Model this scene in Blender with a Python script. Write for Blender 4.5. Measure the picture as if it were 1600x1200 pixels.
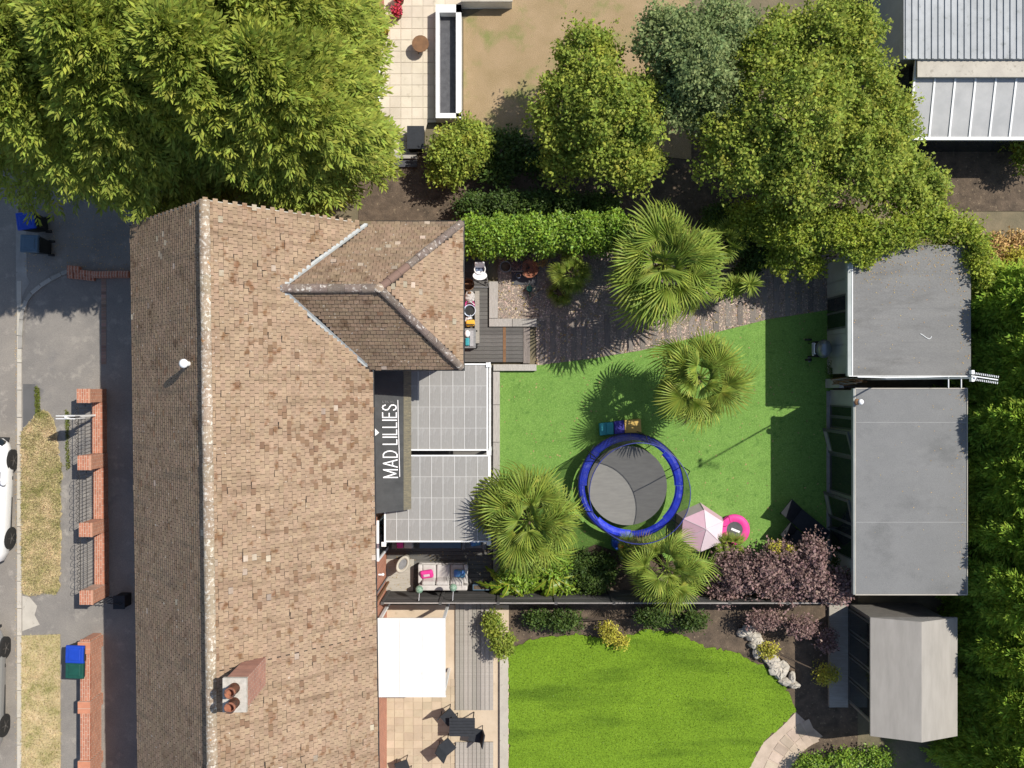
import bpy, math, random
import numpy as np
from mathutils import Vector, Matrix

random.seed(7); np.random.seed(7)
for o in list(bpy.data.objects): bpy.data.objects.remove(o, do_unlink=True)
S = bpy.context.scene
COL = S.collection
R = math.radians

# ------------------------------------------------------------------ camera, sky, sun, exposure
CAM_H, FPX = 30.0, 1395.0
cd = bpy.data.cameras.new('camera'); cam = bpy.data.objects.new('camera', cd); COL.objects.link(cam)
cd.sensor_width = 36.0; cd.lens = FPX / 1600.0 * 36.0; cd.clip_end = 2000.0
cam.location = (0, 0, CAM_H); cam.rotation_euler = (0, 0, 0)
S.camera = cam
SUN_EL, SUN_AZ = R(53.7), R(29.5)          # azimuth measured from +X towards +Y
W = bpy.data.worlds.new('World'); S.world = W; W.use_nodes = True
wn = W.node_tree.nodes; wl = W.node_tree.links
sky = wn.new('ShaderNodeTexSky'); sky.sky_type = 'NISHITA'; sky.sun_disc = False
sky.sun_elevation = SUN_EL; sky.sun_rotation = R(90) - SUN_AZ
wl.new(sky.outputs[0], wn['Background'].inputs[0]); wn['Background'].inputs[1].default_value = 0.115
sd = bpy.data.lights.new('sun', 'SUN'); sun = bpy.data.objects.new('sun', sd); COL.objects.link(sun)
sd.energy = 4.4; sd.angle = R(0.5); sd.color = (1.0, 0.955, 0.88)
sdir = Vector((math.cos(SUN_EL) * math.cos(SUN_AZ), math.cos(SUN_EL) * math.sin(SUN_AZ), math.sin(SUN_EL)))
sun.rotation_euler = sdir.to_track_quat('Z', 'Y').to_euler(); sun.location = (20, 10, 40)
S.view_settings.view_transform = 'Standard'; S.view_settings.look = 'None'
S.view_settings.exposure = 0.40; S.view_settings.gamma = 1.0; S.view_settings.use_curve_mapping = False

# ------------------------------------------------------------------ coordinates: plan measured on the aerial view
def P(px, py, h=0.0):
    k = (CAM_H - h) / FPX
    return Vector(((px - 800.0) * k, (600.0 - py) * k, h))
def G(px, py):
    p = P(px, py); return (p.x, p.y)

# ------------------------------------------------------------------ materials
MATS = {}
def mat(name, c1, c2=None, scale=6.0, rough=0.8, c3=None, t3=(0.6, 0.7), s3=9.0, island=0.0, bump=0.0, bscale=40.0,
        metal=0.0, spec=0.3, stretch=None, coords='Object', alpha=1.0, transl=0.0, detail=5.0, coat=0.0, band=None, c4=None, t4=(0.66, 0.72), s4=3.0, streak=None, crack=None, mottle=None):
    if name in MATS: return MATS[name]
    if name.startswith('leaf_') or name.startswith('palm_leaf'):
        lf = lambda c: tuple(v * k for v, k in zip(c, (1.70, 1.50, 1.25))) if c else None
        c1, c2, c3 = lf(c1), lf(c2), lf(c3)
    m = bpy.data.materials.new(name); m.use_nodes = True; MATS[name] = m
    N, L = m.node_tree.nodes, m.node_tree.links
    bs = N['Principled BSDF']; out = N['Material Output']
    if coords == 'World':
        g = N.new('ShaderNodeNewGeometry'); vec = g.outputs['Position']
    else:
        tc = N.new('ShaderNodeTexCoord'); vec = tc.outputs['Object']
    if stretch:
        mp = N.new('ShaderNodeMapping'); mp.inputs['Scale'].default_value = stretch
        L.new(vec, mp.inputs['Vector']); vec = mp.outputs['Vector']
    def noise(s, d=detail):
        n = N.new('ShaderNodeTexNoise'); n.inputs['Scale'].default_value = s; n.inputs['Detail'].default_value = d
        n.inputs['Roughness'].default_value = 0.62
        L.new(vec, n.inputs['Vector']); return n.outputs['Fac']
    def ramp(f, a, b):
        r = N.new('ShaderNodeMapRange'); r.inputs['From Min'].default_value = a; r.inputs['From Max'].default_value = b
        L.new(f, r.inputs['Value']); return r.outputs[0]
    def mix(f, a, b, mode='MIX'):
        x = N.new('ShaderNodeMix'); x.data_type = 'RGBA'; x.blend_type = mode
        if f is None: x.inputs[0].default_value = 1.0
        else: L.new(f, x.inputs[0])
        for i, v in ((6, a), (7, b)):
            if isinstance(v, tuple): x.inputs[i].default_value = (*v, 1)
            else: L.new(v, x.inputs[i])
        return x.outputs[2]
    if c2 is None: c2 = tuple(c * 0.72 for c in c1)
    col = mix(ramp(noise(scale), 0.32, 0.68), c1, c2)
    if c4: col = mix(ramp(noise(s4), *t4), col, c4)
    if c3: col = mix(ramp(noise(s3), *t3), col, c3)
    if streak:                                   # (colour, mapping scale, from, to): dirt run-off stretched one way
        mp2 = N.new('ShaderNodeMapping'); mp2.inputs['Scale'].default_value = streak[1]; L.new(vec, mp2.inputs['Vector'])
        n2 = N.new('ShaderNodeTexNoise'); n2.inputs['Scale'].default_value = 1.0; n2.inputs['Detail'].default_value = 7; L.new(mp2.outputs[0], n2.inputs['Vector'])
        col = mix(ramp(n2.outputs['Fac'], streak[2], streak[3]), col, streak[0])
    if mottle:                                   # (scale, from, to, low, high): brightness speckle
        mm = N.new('ShaderNodeMapRange'); L.new(noise(mottle[0], 3.0), mm.inputs['Value'])
        for i_, v_ in zip((1, 2, 3, 4), mottle[1:]): mm.inputs[i_].default_value = v_
        h2 = N.new('ShaderNodeHueSaturation'); L.new(mm.outputs[0], h2.inputs['Value']); L.new(col, h2.inputs['Color']); col = h2.outputs['Color']
    if crack:                                    # (scale, width): dark crack lines
        nz = N.new('ShaderNodeTexNoise'); nz.inputs['Scale'].default_value = 1.6; nz.inputs['Detail'].default_value = 5; L.new(vec, nz.inputs['Vector'])
        va = N.new('ShaderNodeMix'); va.data_type = 'RGBA'; va.inputs[0].default_value = .18; L.new(vec, va.inputs[6]); L.new(nz.outputs['Color'], va.inputs[7])
        vo = N.new('ShaderNodeTexVoronoi'); vo.feature = 'DISTANCE_TO_EDGE'; vo.inputs['Scale'].default_value = crack[0]; L.new(va.outputs[2], vo.inputs['Vector'])
        col = mix(ramp(vo.outputs['Distance'], crack[1], crack[1] * .4), col, (.085, .08, .073))
    if island:
        g2 = N.new('ShaderNodeNewGeometry'); oi = N.new('ShaderNodeObjectInfo')
        ad = N.new('ShaderNodeMath'); ad.operation = 'ADD'; L.new(g2.outputs['Random Per Island'], ad.inputs[0]); L.new(oi.outputs['Random'], ad.inputs[1])
        fr = N.new('ShaderNodeMath'); fr.operation = 'FRACT'; L.new(ad.outputs[0], fr.inputs[0])
        mr = N.new('ShaderNodeMapRange'); mr.inputs['To Min'].default_value = 1 - island; mr.inputs['To Max'].default_value = 1 + island
        L.new(fr.outputs[0], mr.inputs['Value'])
        hs = N.new('ShaderNodeHueSaturation'); L.new(mr.outputs[0], hs.inputs['Value']); L.new(col, hs.inputs['Color'])
        f2 = N.new('ShaderNodeMath'); f2.operation = 'MULTIPLY'; f2.inputs[1].default_value = 7.31; L.new(fr.outputs[0], f2.inputs[0])
        f3 = N.new('ShaderNodeMath'); f3.operation = 'FRACT'; L.new(f2.outputs[0], f3.inputs[0])
        m3 = N.new('ShaderNodeMapRange'); m3.inputs['To Min'].default_value = 0.5 - 0.06 * island; m3.inputs['To Max'].default_value = 0.5 + 0.06 * island
        L.new(f3.outputs[0], m3.inputs['Value']); L.new(m3.outputs[0], hs.inputs['Hue'])
        col = hs.outputs['Color']
    L.new(col, bs.inputs['Base Color'])
    bs.inputs['Roughness'].default_value = rough; bs.inputs['Metallic'].default_value = metal
    bs.inputs['Specular IOR Level'].default_value = spec; bs.inputs['Coat Weight'].default_value = coat
    if bump:
        b = N.new('ShaderNodeBump'); b.inputs['Strength'].default_value = bump; b.inputs['Distance'].default_value = 0.03
        L.new(noise(bscale, 6.0), b.inputs['Height']); L.new(b.outputs[0], bs.inputs['Normal'])
    if transl:
        t = N.new('ShaderNodeBsdfTranslucent'); mx = N.new('ShaderNodeMixShader'); mx.inputs[0].default_value = transl
        L.new(col, t.inputs['Color']); L.new(bs.outputs[0], mx.inputs[1]); L.new(t.outputs[0], mx.inputs[2]); L.new(mx.outputs[0], out.inputs[0])
    if alpha < 1.0: bs.inputs['Alpha'].default_value = alpha
    return m

def brick_mat(name, axis, c1, c2, mortar, sc=1.0):
    """axis: which two object axes carry the courses, e.g. 'yz' for a wall facing x."""
    m = bpy.data.materials.new(name); m.use_nodes = True; MATS[name] = m
    N, L = m.node_tree.nodes, m.node_tree.links; bs = N['Principled BSDF']
    tc = N.new('ShaderNodeTexCoord'); sp = N.new('ShaderNodeSeparateXYZ'); cb = N.new('ShaderNodeCombineXYZ')
    L.new(tc.outputs['Object'], sp.inputs[0])
    for i, a in enumerate(axis): L.new(sp.outputs['xyz'.index(a)], cb.inputs[i])
    b = N.new('ShaderNodeTexBrick'); L.new(cb.outputs[0], b.inputs['Vector'])
    b.inputs['Scale'].default_value = sc; b.inputs['Brick Width'].default_value = 0.225; b.inputs['Row Height'].default_value = 0.075
    b.inputs['Mortar Size'].default_value = 0.008; b.inputs['Color1'].default_value = (*c1, 1); b.inputs['Color2'].default_value = (*c2, 1)
    b.inputs['Mortar'].default_value = (*mortar, 1)
    n = N.new('ShaderNodeTexNoise'); n.inputs['Scale'].default_value = 5; n.inputs['Detail'].default_value = 6; L.new(tc.outputs['Object'], n.inputs['Vector'])
    mr = N.new('ShaderNodeMapRange'); mr.inputs['To Min'].default_value = .65; mr.inputs['To Max'].default_value = 1.3; L.new(n.outputs[0], mr.inputs[0])
    hs = N.new('ShaderNodeHueSaturation'); L.new(b.outputs['Color'], hs.inputs['Color']); L.new(mr.outputs[0], hs.inputs['Value'])
    L.new(hs.outputs[0], bs.inputs['Base Color']); bs.inputs['Roughness'].default_value = .9
    bp = N.new('ShaderNodeBump'); bp.invert = True; bp.inputs['Strength'].default_value = .5; bp.inputs['Distance'].default_value = .01
    L.new(b.outputs['Fac'], bp.inputs['Height']); L.new(bp.outputs[0], bs.inputs['Normal'])
    return m

# ------------------------------------------------------------------ scene bookkeeping
def tag(o, label=None, cat=None, group=None, kind=None):
    if label: o['label'] = label
    if cat: o['category'] = cat
    if group: o['group'] = group
    if kind: o['kind'] = kind
    return o
def thing(name, label, cat, loc=(0, 0, 0), group=None):
    o = bpy.data.objects.new(name, None); COL.objects.link(o); o.location = loc; o.empty_display_size = .1
    return tag(o, label, cat, group)
def wloc(o):
    v = Vector((0, 0, 0))
    while o is not None: v = v + o.location; o = o.parent
    return v
def link(name, me, m, parent=None):
    o = bpy.data.objects.new(name, me); COL.objects.link(o)
    if m is not None and not me.materials:
        for x in (m if isinstance(m, (list, tuple)) else [m]): me.materials.append(x)
    if parent is not None: o.parent = parent
    return o
def copy_tree(o, parent=None):
    c = o.copy(); COL.objects.link(c); c.parent = parent
    if parent is not None: c.matrix_parent_inverse = o.matrix_parent_inverse.copy()
    for ch in list(o.children): copy_tree(ch, c)
    return c

class MB:
    """collects faces in world coordinates; build() links them as ONE mesh object whose origin is `at`"""
    def __init__(s): s.v = []; s.f = []; s.mi = []; s.cm = 0
    def add(s, vs, fs):
        b = len(s.v); s.v += [tuple(v) for v in vs]; s.f += [tuple(b + i for i in f) for f in fs]; s.mi += [s.cm] * len(fs); return s
    def box(s, x0, x1, y0, y1, z0, z1):
        return s.add([(x, y, z) for z in (z0, z1) for y in (y0, y1) for x in (x0, x1)],
                     [(0, 2, 3, 1), (4, 5, 7, 6), (0, 1, 5, 4), (1, 3, 7, 5), (3, 2, 6, 7), (2, 0, 4, 6)])
    def mbox(s, M, sx, sy, sz):
        vs = [M @ Vector((x * sx / 2, y * sy / 2, z * sz / 2)) for z in (-1, 1) for y in (-1, 1) for x in (-1, 1)]
        return s.add(vs, [(0, 2, 3, 1), (4, 5, 7, 6), (0, 1, 5, 4), (1, 3, 7, 5), (3, 2, 6, 7), (2, 0, 4, 6)])
    def rbox(s, cx, cy, cz, sx, sy, sz, rz=0.0, rx=0.0, ry=0.0):
        M = Matrix.Translation((cx, cy, cz)) @ Matrix.Rotation(rz, 4, 'Z') @ Matrix.Rotation(ry, 4, 'Y') @ Matrix.Rotation(rx, 4, 'X')
        return s.mbox(M, sx, sy, sz)
    def prism(s, pts, z0, z1):
        a = sum(p[0] * q[1] - q[0] * p[1] for p, q in zip(pts, list(pts[1:]) + [pts[0]]))
        if a < 0: pts = list(pts)[::-1]
        n = len(pts)
        vs = [(p[0], p[1], z0) for p in pts] + [(p[0], p[1], z1) for p in pts]
        return s.add(vs, [tuple(range(n))[::-1], tuple(range(n, 2 * n))] + [(i, (i + 1) % n, n + (i + 1) % n, n + i) for i in range(n)])
    def solid(s, top, bot):
        """a slab between two matching 3D outlines (top seen counter-clockwise)"""
        n = len(top)
        return s.add(list(bot) + list(top), [tuple(range(n))[::-1], tuple(range(n, 2 * n))] + [(i, (i + 1) % n, n + (i + 1) % n, n + i) for i in range(n)])
    def cyl(s, p0, p1, r0, r1=None, n=10, caps=True):
        r1 = r0 if r1 is None else r1
        p0, p1 = Vector(p0), Vector(p1); d = (p1 - p0).normalized()
        u = d.orthogonal().normalized(); w = d.cross(u)
        vs = [p + (u * math.cos(2 * math.pi * i / n) + w * math.sin(2 * math.pi * i / n)) * r for p, r in ((p0, r0), (p1, r1)) for i in range(n)]
        fs = [(i, (i + 1) % n, n + (i + 1) % n, n + i) for i in range(n)]
        if caps: fs += [tuple(range(n))[::-1], tuple(range(n, 2 * n))]
        return s.add(vs, fs)
    def tube(s, pts, r, n=6, closed=False):
        pts = [Vector(p) for p in pts]; m = len(pts); rs = r if isinstance(r, (list, tuple)) else [r] * m
        vs = []; prev = None
        for i, p in enumerate(pts):
            a = pts[(i - 1) % m] if (closed or i > 0) else p; b = pts[(i + 1) % m] if (closed or i < m - 1) else p
            d = (b - a).normalized()
            u = (d.orthogonal() if prev is None else prev - d * prev.dot(d)).normalized(); prev = u; w = d.cross(u)
            vs += [p + (u * math.cos(2 * math.pi * k / n) + w * math.sin(2 * math.pi * k / n)) * rs[i] for k in range(n)]
        fs = []
        for i in range(m if closed else m - 1):
            j = (i + 1) % m
            fs += [(i * n + k, i * n + (k + 1) % n, j * n + (k + 1) % n, j * n + k) for k in range(n)]
        if not closed: fs += [tuple(range(n))[::-1], tuple(range((m - 1) * n, m * n))]
        return s.add(vs, fs)
    def lathe(s, prof, c, n=20, sx=1.0, sy=1.0, rz=0.0, caps=True):
        vs = []; fs = []; m = len(prof)
        for r, z in prof:
            for k in range(n):
                a = 2 * math.pi * k / n; x, y = r * sx * math.cos(a), r * sy * math.sin(a)
                vs.append((c[0] + x * math.cos(rz) - y * math.sin(rz), c[1] + x * math.sin(rz) + y * math.cos(rz), c[2] + z))
        for i in range(m - 1):
            fs += [(i * n + k, i * n + (k + 1) % n, (i + 1) * n + (k + 1) % n, (i + 1) * n + k) for k in range(n)]
        if caps and prof[0][0] > 1e-6: fs.append(tuple(range(n))[::-1])
        if caps and prof[-1][0] > 1e-6: fs.append(tuple(range((m - 1) * n, m * n)))
        return s.add(vs, fs)
    def ell(s, c, rx, ry, rz, n=12, m=8):
        pr = [(math.sin(math.pi * i / m), -math.cos(math.pi * i / m)) for i in range(m + 1)]
        pr[0] = (1e-4, -1); pr[-1] = (1e-4, 1)
        b = len(s.v); s.lathe(pr, (0, 0, 0), n)
        for i in range(b, len(s.v)): v = s.v[i]; s.v[i] = (c[0] + v[0] * rx, c[1] + v[1] * ry, c[2] + v[2] * rz)
        return s
    def poly(s, pts): return s.add(pts, [tuple(range(len(pts)))])
    def build(s, name, m, parent=None, at=None, smooth=False, bevel=0.0, subd=0):
        org = Vector(at) if at is not None else (wloc(parent) if parent is not None else Vector((0, 0, 0)))
        me = bpy.data.meshes.new(name)
        me.from_pydata([(v[0] - org.x, v[1] - org.y, v[2] - org.z) for v in s.v], [], s.f)
        o = link(name, me, m, parent)
        if any(s.mi): me.polygons.foreach_set('material_index', s.mi)
        if smooth: me.polygons.foreach_set('use_smooth', [True] * len(me.polygons))
        me.update()
        o.location = org - (wloc(parent) if parent is not None else Vector((0, 0, 0)))
        if bevel:
            b = o.modifiers.new('bevel', 'BEVEL'); b.width = bevel; b.segments = 2; b.limit_method = 'ANGLE'
        if subd:
            b = o.modifiers.new('sub', 'SUBSURF'); b.levels = subd; b.render_levels = subd
        return o

def ragged(pts, amp, step, seed=1):
    rs = random.Random(seed); out = []
    for a, b in zip(pts, pts[1:] + pts[:1]):
        n = max(1, int((b - a).length / step))
        for i in range(n): out.append(a.lerp(b, i / n) + Vector((rs.gauss(0, amp), rs.gauss(0, amp), 0)))
    return out
def sheet(name, pxs, z, m, kind='structure', h=0.0, thick=None, rag=0.0):
    pts = [P(x, y, h) for x, y in pxs]
    if rag: pts = ragged(pts, rag, .09)
    mb = MB().prism([(p.x, p.y) for p in pts], z - (thick or 0.003), z)
    return tag(mb.build(name, m), kind=kind)

# ------------------------------------------------------------------ leaf clouds
def rnd_dirs(n):
    v = np.random.normal(size=(n, 3)); return v / np.linalg.norm(v, axis=1)[:, None]
def unit(v): return v / (np.linalg.norm(v, axis=1)[:, None] + 1e-9)
def leaf_mesh(name, pos, axis, nrm, L, Wd, m, parent, fold=0.12):
    """each leaf: a folded diamond of two triangles"""
    n = len(pos); axis = unit(axis); side = unit(np.cross(nrm, axis)); up = np.cross(axis, side)
    L = np.broadcast_to(L, n)[:, None]; Wd = np.broadcast_to(Wd, n)[:, None]
    v = np.empty((n, 4, 3), np.float32)
    v[:, 0] = pos
    v[:, 1] = pos + axis * L * .5 + side * Wd * .5 + up * L * fold
    v[:, 2] = pos + axis * L - up * L * fold
    v[:, 3] = pos + axis * L * .5 - side * Wd * .5 + up * L * fold
    org = np.array(wloc(parent)) if parent is not None else np.zeros(3)
    v -= org.astype(np.float32)
    me = bpy.data.meshes.new(name)
    me.vertices.add(4 * n); me.vertices.foreach_set('co', v.ravel())
    me.loops.add(4 * n); me.loops.foreach_set('vertex_index', np.arange(4 * n, dtype=np.int32))
    me.polygons.add(n); me.polygons.foreach_set('loop_start', np.arange(0, 4 * n, 4, dtype=np.int32))
    me.update(calc_edges=True)
    return link(name, me, m, parent)

def blob_leaves(blobs, density, size, per=9, shell=0.45, up=0.5, gaps=False):
    """broadleaf crowns: clumps through ellipsoids. returns pos, axis, normal, L, W"""
    PP, AA, NN, LL = [], [], [], []
    for (c, r) in blobs:
        c = np.array(c); r = np.array(r, float)
        area = 4 * math.pi * ((r[0] * r[1]) ** 1.6 / 3 + (r[0] * r[2]) ** 1.6 / 3 + (r[1] * r[2]) ** 1.6 / 3) ** (1 / 1.6)
        nc = max(6, int(area * density / per))
        d = rnd_dirs(nc); d[:, 2] = np.where(d[:, 2] < -0.35, -d[:, 2], d[:, 2])
        rad = 1 - shell * np.random.rand(nc) ** 1.7
        lump = 1 + .16 * np.sin(d[:, 0] * 7 + c[0] * 3) * np.cos(d[:, 1] * 6 + c[1] * 5) + .10 * np.sin(d[:, 2] * 11 + d[:, 0] * 13)
        cc = c + d * r * (rad * lump)[:, None]
        if gaps:
            gv_ = np.sin(cc[:, 0] * 3.7 + c[1]) * np.sin(cc[:, 1] * 4.1 + c[0] * 2) + .6 * np.sin(cc[:, 2] * 5.3 + cc[:, 0] * 2.9) + .5 * np.sin(cc[:, 1] * 9.1) * np.sin(cc[:, 0] * 8.3)
            push = np.random.rand(nc) < .12; cc[push] += d[push] * (.10 + .22 * np.random.rand(push.sum(), 1))
            keep = (gv_ > -.42) | (rad < .72); cc, d, rad = cc[keep], d[keep], rad[keep]; nc = len(cc)
        cs = size * (1.5 + 1.2 * np.random.rand(nc))
        pos = np.repeat(cc, per, 0) + rnd_dirs(nc * per) * (np.repeat(cs, per) * np.random.rand(nc * per) ** .5)[:, None] * np.array([1, 1, .6])
        out = np.repeat(d, per, 0)
        ax = unit(out * .5 + rnd_dirs(nc * per) * .9 + np.array([0, 0, -.15]))
        nr = unit(out * .35 + rnd_dirs(nc * per) * .55 + np.array([0, 0, up]))
        PP.append(pos); AA.append(ax); NN.append(nr); LL.append(size * (.5 + .9 * np.random.rand(nc * per) ** 1.4))
    pos = np.concatenate(PP); return pos, np.concatenate(AA), np.concatenate(NN), np.concatenate(LL)

def broadleaf(name, label, base, blobs, m, density=420, size=.12, cat='tree', group=None, trunk=.12, wmul=.62, trunkmat=None, per=9, shell=.45):
    base = Vector(base)
    t = thing(name, label, cat, base, group)
    p, a, n, L = blob_leaves(blobs, density, size, per, shell, .5, cat == 'tree' or name in ('climbing_ivy', 'smoke_bush'))
    p[:, 2] = np.maximum(p[:, 2], .06)
    leaf_mesh('crown' if cat == 'tree' else 'foliage', p, a, n, L, L * wmul, m, t)
    mb = MB(); top = Vector((0, 0, 0))
    for c, r in blobs: top += Vector(c)
    top /= len(blobs)
    fork = base.lerp(top, .45); fork.z = max(.25, top.z * .4)
    mb.tube([base, base.lerp(fork, .5) + Vector((.04, .03, 0)), fork], [trunk * 1.25, trunk, trunk * .8], 8)
    for c, r in blobs:
        c = Vector(c); mid = fork.lerp(c, .5) + Vector((0, 0, .15))
        mb.tube([fork, mid, c + Vector((0, 0, r[2] * .4))], [trunk * .6, trunk * .4, trunk * .12], 6)
    mb.build('trunk' if cat == 'tree' else 'stem', trunkmat or MATS['bark'], t)
    return t

def conifer(name, label, base, h, Rr, n, m, group=None, z0=.4, fol=.16, shape=.75, spray=.62, lobes=5, seed=0, dens=1.3):
    """feathery conifer: drooping flat sprays, each a row of leaflets on both sides of an axis"""
    rs = np.random.RandomState(seed + 11); base = Vector(base)
    n = int(n * dens); t = thing(name, label, 'tree', base, group)
    u = rs.rand(n); z = z0 + (h - z0) * (1 - (1 - u) ** .62 * 1.0) * .98
    z = z0 + (h - z0) * (rs.beta(1.25, 1.35, n))
    tt = (z - z0) / (h - z0); phi = rs.rand(n) * 2 * math.pi
    rad = Rr * (1 - tt ** 1.6) ** shape * (1 + .20 * np.sin(phi * lobes + seed + tt * 3) + .12 * np.sin(phi * (lobes * 2 + 1) + tt * 9)) * (.62 + .42 * np.sqrt(rs.rand(n)))
    rad = np.maximum(rad, .04)
    outv = np.stack([np.cos(phi), np.sin(phi), np.zeros(n)], 1)
    org = np.array(base) + outv * (rad - spray * .45).clip(.0)[:, None] + np.stack([0 * z, 0 * z, z], 1)
    elev = (tt * 1.25 - .35 + rs.normal(0, .28, n))
    yaw = rs.normal(0, .38, n)
    d = np.stack([np.cos(phi + yaw) * np.cos(elev), np.sin(phi + yaw) * np.cos(elev), np.sin(elev)], 1)
    sd_ = unit(np.cross(np.array([0, 0, 1.0]) + rs.normal(0, .35, (n, 3)), d)); nn = np.cross(d, sd_)
    Ls = spray * (.6 + .6 * rs.rand(n)); K = 11
    PP, AA, NN, LL = [], [], [], []
    for k in range(K):
        f = .10 + .9 * (k // 2) / 5.0; sg = 1 if k % 2 else -1
        if k == K - 1: sg = 0
        pos = org + d * (Ls * min(f, .82))[:, None] - np.array([0, 0, 1.0]) * (Ls * f * f * .22)[:, None]
        ax = d * (.75 + .5 * f) + sd_ * sg * (.95 - .35 * f) + rs.normal(0, .16, (n, 3)) - np.array([0, 0, .12])
        PP.append(pos); AA.append(ax); NN.append(nn + rs.normal(0, .3, (n, 3))); LL.append(Ls * (.40 - .15 * abs(f - .35)) * (.8 + .4 * rs.rand(n)))
    L = np.concatenate(LL)
    leaf_mesh('crown', np.concatenate(PP), np.concatenate(AA), unit(np.concatenate(NN)), L, L * .28, m, t, .05)
    mb = MB(); mb.tube([base, base + Vector((.03, 0, h * .5)), base + Vector((0, 0, h * .93))], [.17, .11, .02], 8)
    for i in range(0, n, max(1, n // 60)):
        b = Vector(org[i]); s0 = base + Vector((0, 0, max(.3, b.z - base.z - .1 * (b - base).length))); mb.tube([s0, s0.lerp(b, .55) + Vector((0, 0, -.03)), b], [.04, .025, .008], 5)
    mb.build('trunk', MATS['bark'], t)
    return t
# ------------------------------------------------------------------ palette
mat('bark', (.10, .07, .05), (.05, .04, .03), 12, .95, bump=.6, bscale=30)
mat('soil', (.13, .095, .065), (.06, .045, .032), 3, .95, c3=(.22, .17, .11), bump=.8, bscale=18, coords='World')
mat('earth', (.20, .16, .10), (.10, .09, .055), .8, .95, c3=(.10, .12, .04), s3=.5, bump=.6, bscale=12, coords='World')
mat('road', (0.247, 0.222, 0.191), (0.190, 0.171, 0.151), .7, .92, c3=(0.322, 0.287, 0.247), t3=(.56, .74), s3=2.6, bump=.35, bscale=140, coords='World', spec=.2, mottle=(28, .3, .7, .86, 1.14), c4=(0.132, 0.127, 0.121), t4=(.58, .75), s4=.9)
mat('tarmac', (0.236, 0.215, 0.189), (0.179, 0.165, 0.149), .9, .92, c3=(0.301, 0.274, 0.236), t3=(.56, .74), s3=2.3, bump=.35, bscale=160, coords='World', spec=.2, mottle=(30, .3, .7, .86, 1.14), c4=(0.142, 0.136, 0.132), t4=(.60, .70), s4=.6)
mat('concrete', (.33, .31, .275), (.25, .235, .21), 3, .9, c3=(.19, .175, .15), s3=7, island=.15, bump=.3, bscale=60)
mat('concrete_light', (.47, .43, .36), (.38, .345, .29), 2, .9, c3=(.30, .27, .22), s3=6, island=.1, bump=.2, bscale=60)
mat('verge_turf', (.56, .44, .27), (.30, .27, .11), 1.5, .95, c3=(.45, .35, .20), t3=(.48, .64), s3=4.5, bump=.9, bscale=45, coords='World', detail=7)
mat('verge_blade', (.66, .52, .32), (.27, .27, .085), 1.5, .9, island=.35, coords='World', transl=.25)
mat('lawn', (0.164, 0.297, 0.061), (0.131, 0.251, 0.048), 1.3, .85, c3=(0.220, 0.354, 0.097), t3=(.50, .70), s3=21, bump=.9, bscale=75, coords='World', detail=8, spec=.15, c4=(0.087, 0.185, 0.034), t4=(.54, .68), s4=6.5, mottle=(26, .32, .68, .80, 1.22))
mat('lawn_real', (0.157, 0.257, 0.019), (0.124, 0.210, 0.015), .9, .9, c3=(0.163, 0.278, 0.023), t3=(.5, .7), s3=30, bump=.9, bscale=60, coords='World', detail=8, spec=.1, streak=((.085, .150, .012), (.25, 1.3, 1), .50, .66), mottle=(18, .32, .68, .78, 1.2))
mat('lawn_dry', (0.345, 0.247, 0.144), (0.270, 0.196, 0.103), .9, .95, c3=(0.196, 0.196, 0.069), t3=(.52, .66), s3=.8, bump=.8, bscale=40, coords='World', detail=8)
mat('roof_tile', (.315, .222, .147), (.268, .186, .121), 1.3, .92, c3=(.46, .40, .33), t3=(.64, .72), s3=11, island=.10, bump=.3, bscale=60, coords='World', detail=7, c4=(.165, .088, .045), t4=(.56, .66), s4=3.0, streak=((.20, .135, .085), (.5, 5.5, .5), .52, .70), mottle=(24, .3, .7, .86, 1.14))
mat('roof_tile_weathered_shaded', (0.254, 0.179, 0.119), (0.200, 0.138, 0.089), 1.6, .92, c3=(0.430, 0.404, 0.361), t3=(.63, .71), s3=12, island=.12, bump=.3, bscale=60, coords='World', detail=7, c4=(0.120, 0.076, 0.045), t4=(.56, .68), s4=2.2, streak=((.17, .125, .085), (.5, 5.5, .5), .52, .70), mottle=(24, .3, .7, .84, 1.16))  # weathered tile, colour also darkened to paint in shade on slopes in grazing sun
mat('roof_tile_dark', (.215, .135, .082), (.165, .100, .060), 5, .95, island=.10, coords='World', bump=.3, bscale=60)
mat('roof_tile_lichen', (0.370, 0.310, 0.241), (0.310, 0.241, 0.172), 9, .95, island=.3, bump=.3, bscale=60, coords='World')
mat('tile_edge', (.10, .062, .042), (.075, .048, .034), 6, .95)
mat('roof_felt', (.05, .04, .035), (.03, .025, .022), 5, .95)
mat('ridge_tile', (.36, .285, .205), (.25, .185, .125), 5, .95, c3=(.55, .50, .42), t3=(.52, .62), s3=13, island=.12, bump=.6, bscale=35, coords='World', c4=(.42, .20, .05), t4=(.63, .68), s4=4.2)
mat('ridge_tile_dark', (.20, .155, .125), (.13, .10, .085), 6, .95, c3=(.48, .44, .39), t3=(.56, .66), s3=11, island=.2, bump=.6, bscale=35, coords='World')
mat('ridge_tile_new', (.185, .115, .088), (.15, .095, .075), 6, .8, island=.06)
mat('mortar', (.50, .46, .40), (.36, .33, .28), 10, .95, bump=.4)
mat('lead', (.40, .41, .40), (.30, .31, .30), 8, .55, metal=.2, bump=.1)
mat('black_plastic', (.014, .014, .015), (.022, .022, .023), 8, .45)
mat('white_plastic', (.78, .78, .77), (.70, .70, .69), 5, .4)
mat('canopy_bar', (.50, .49, .47), (.44, .43, .41), 3, .6)
mat('white_paint', (.74, .74, .72), (.64, .64, .62), 3, .5, c3=(.45, .44, .4), t3=(.68, .8), s3=8)
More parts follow.
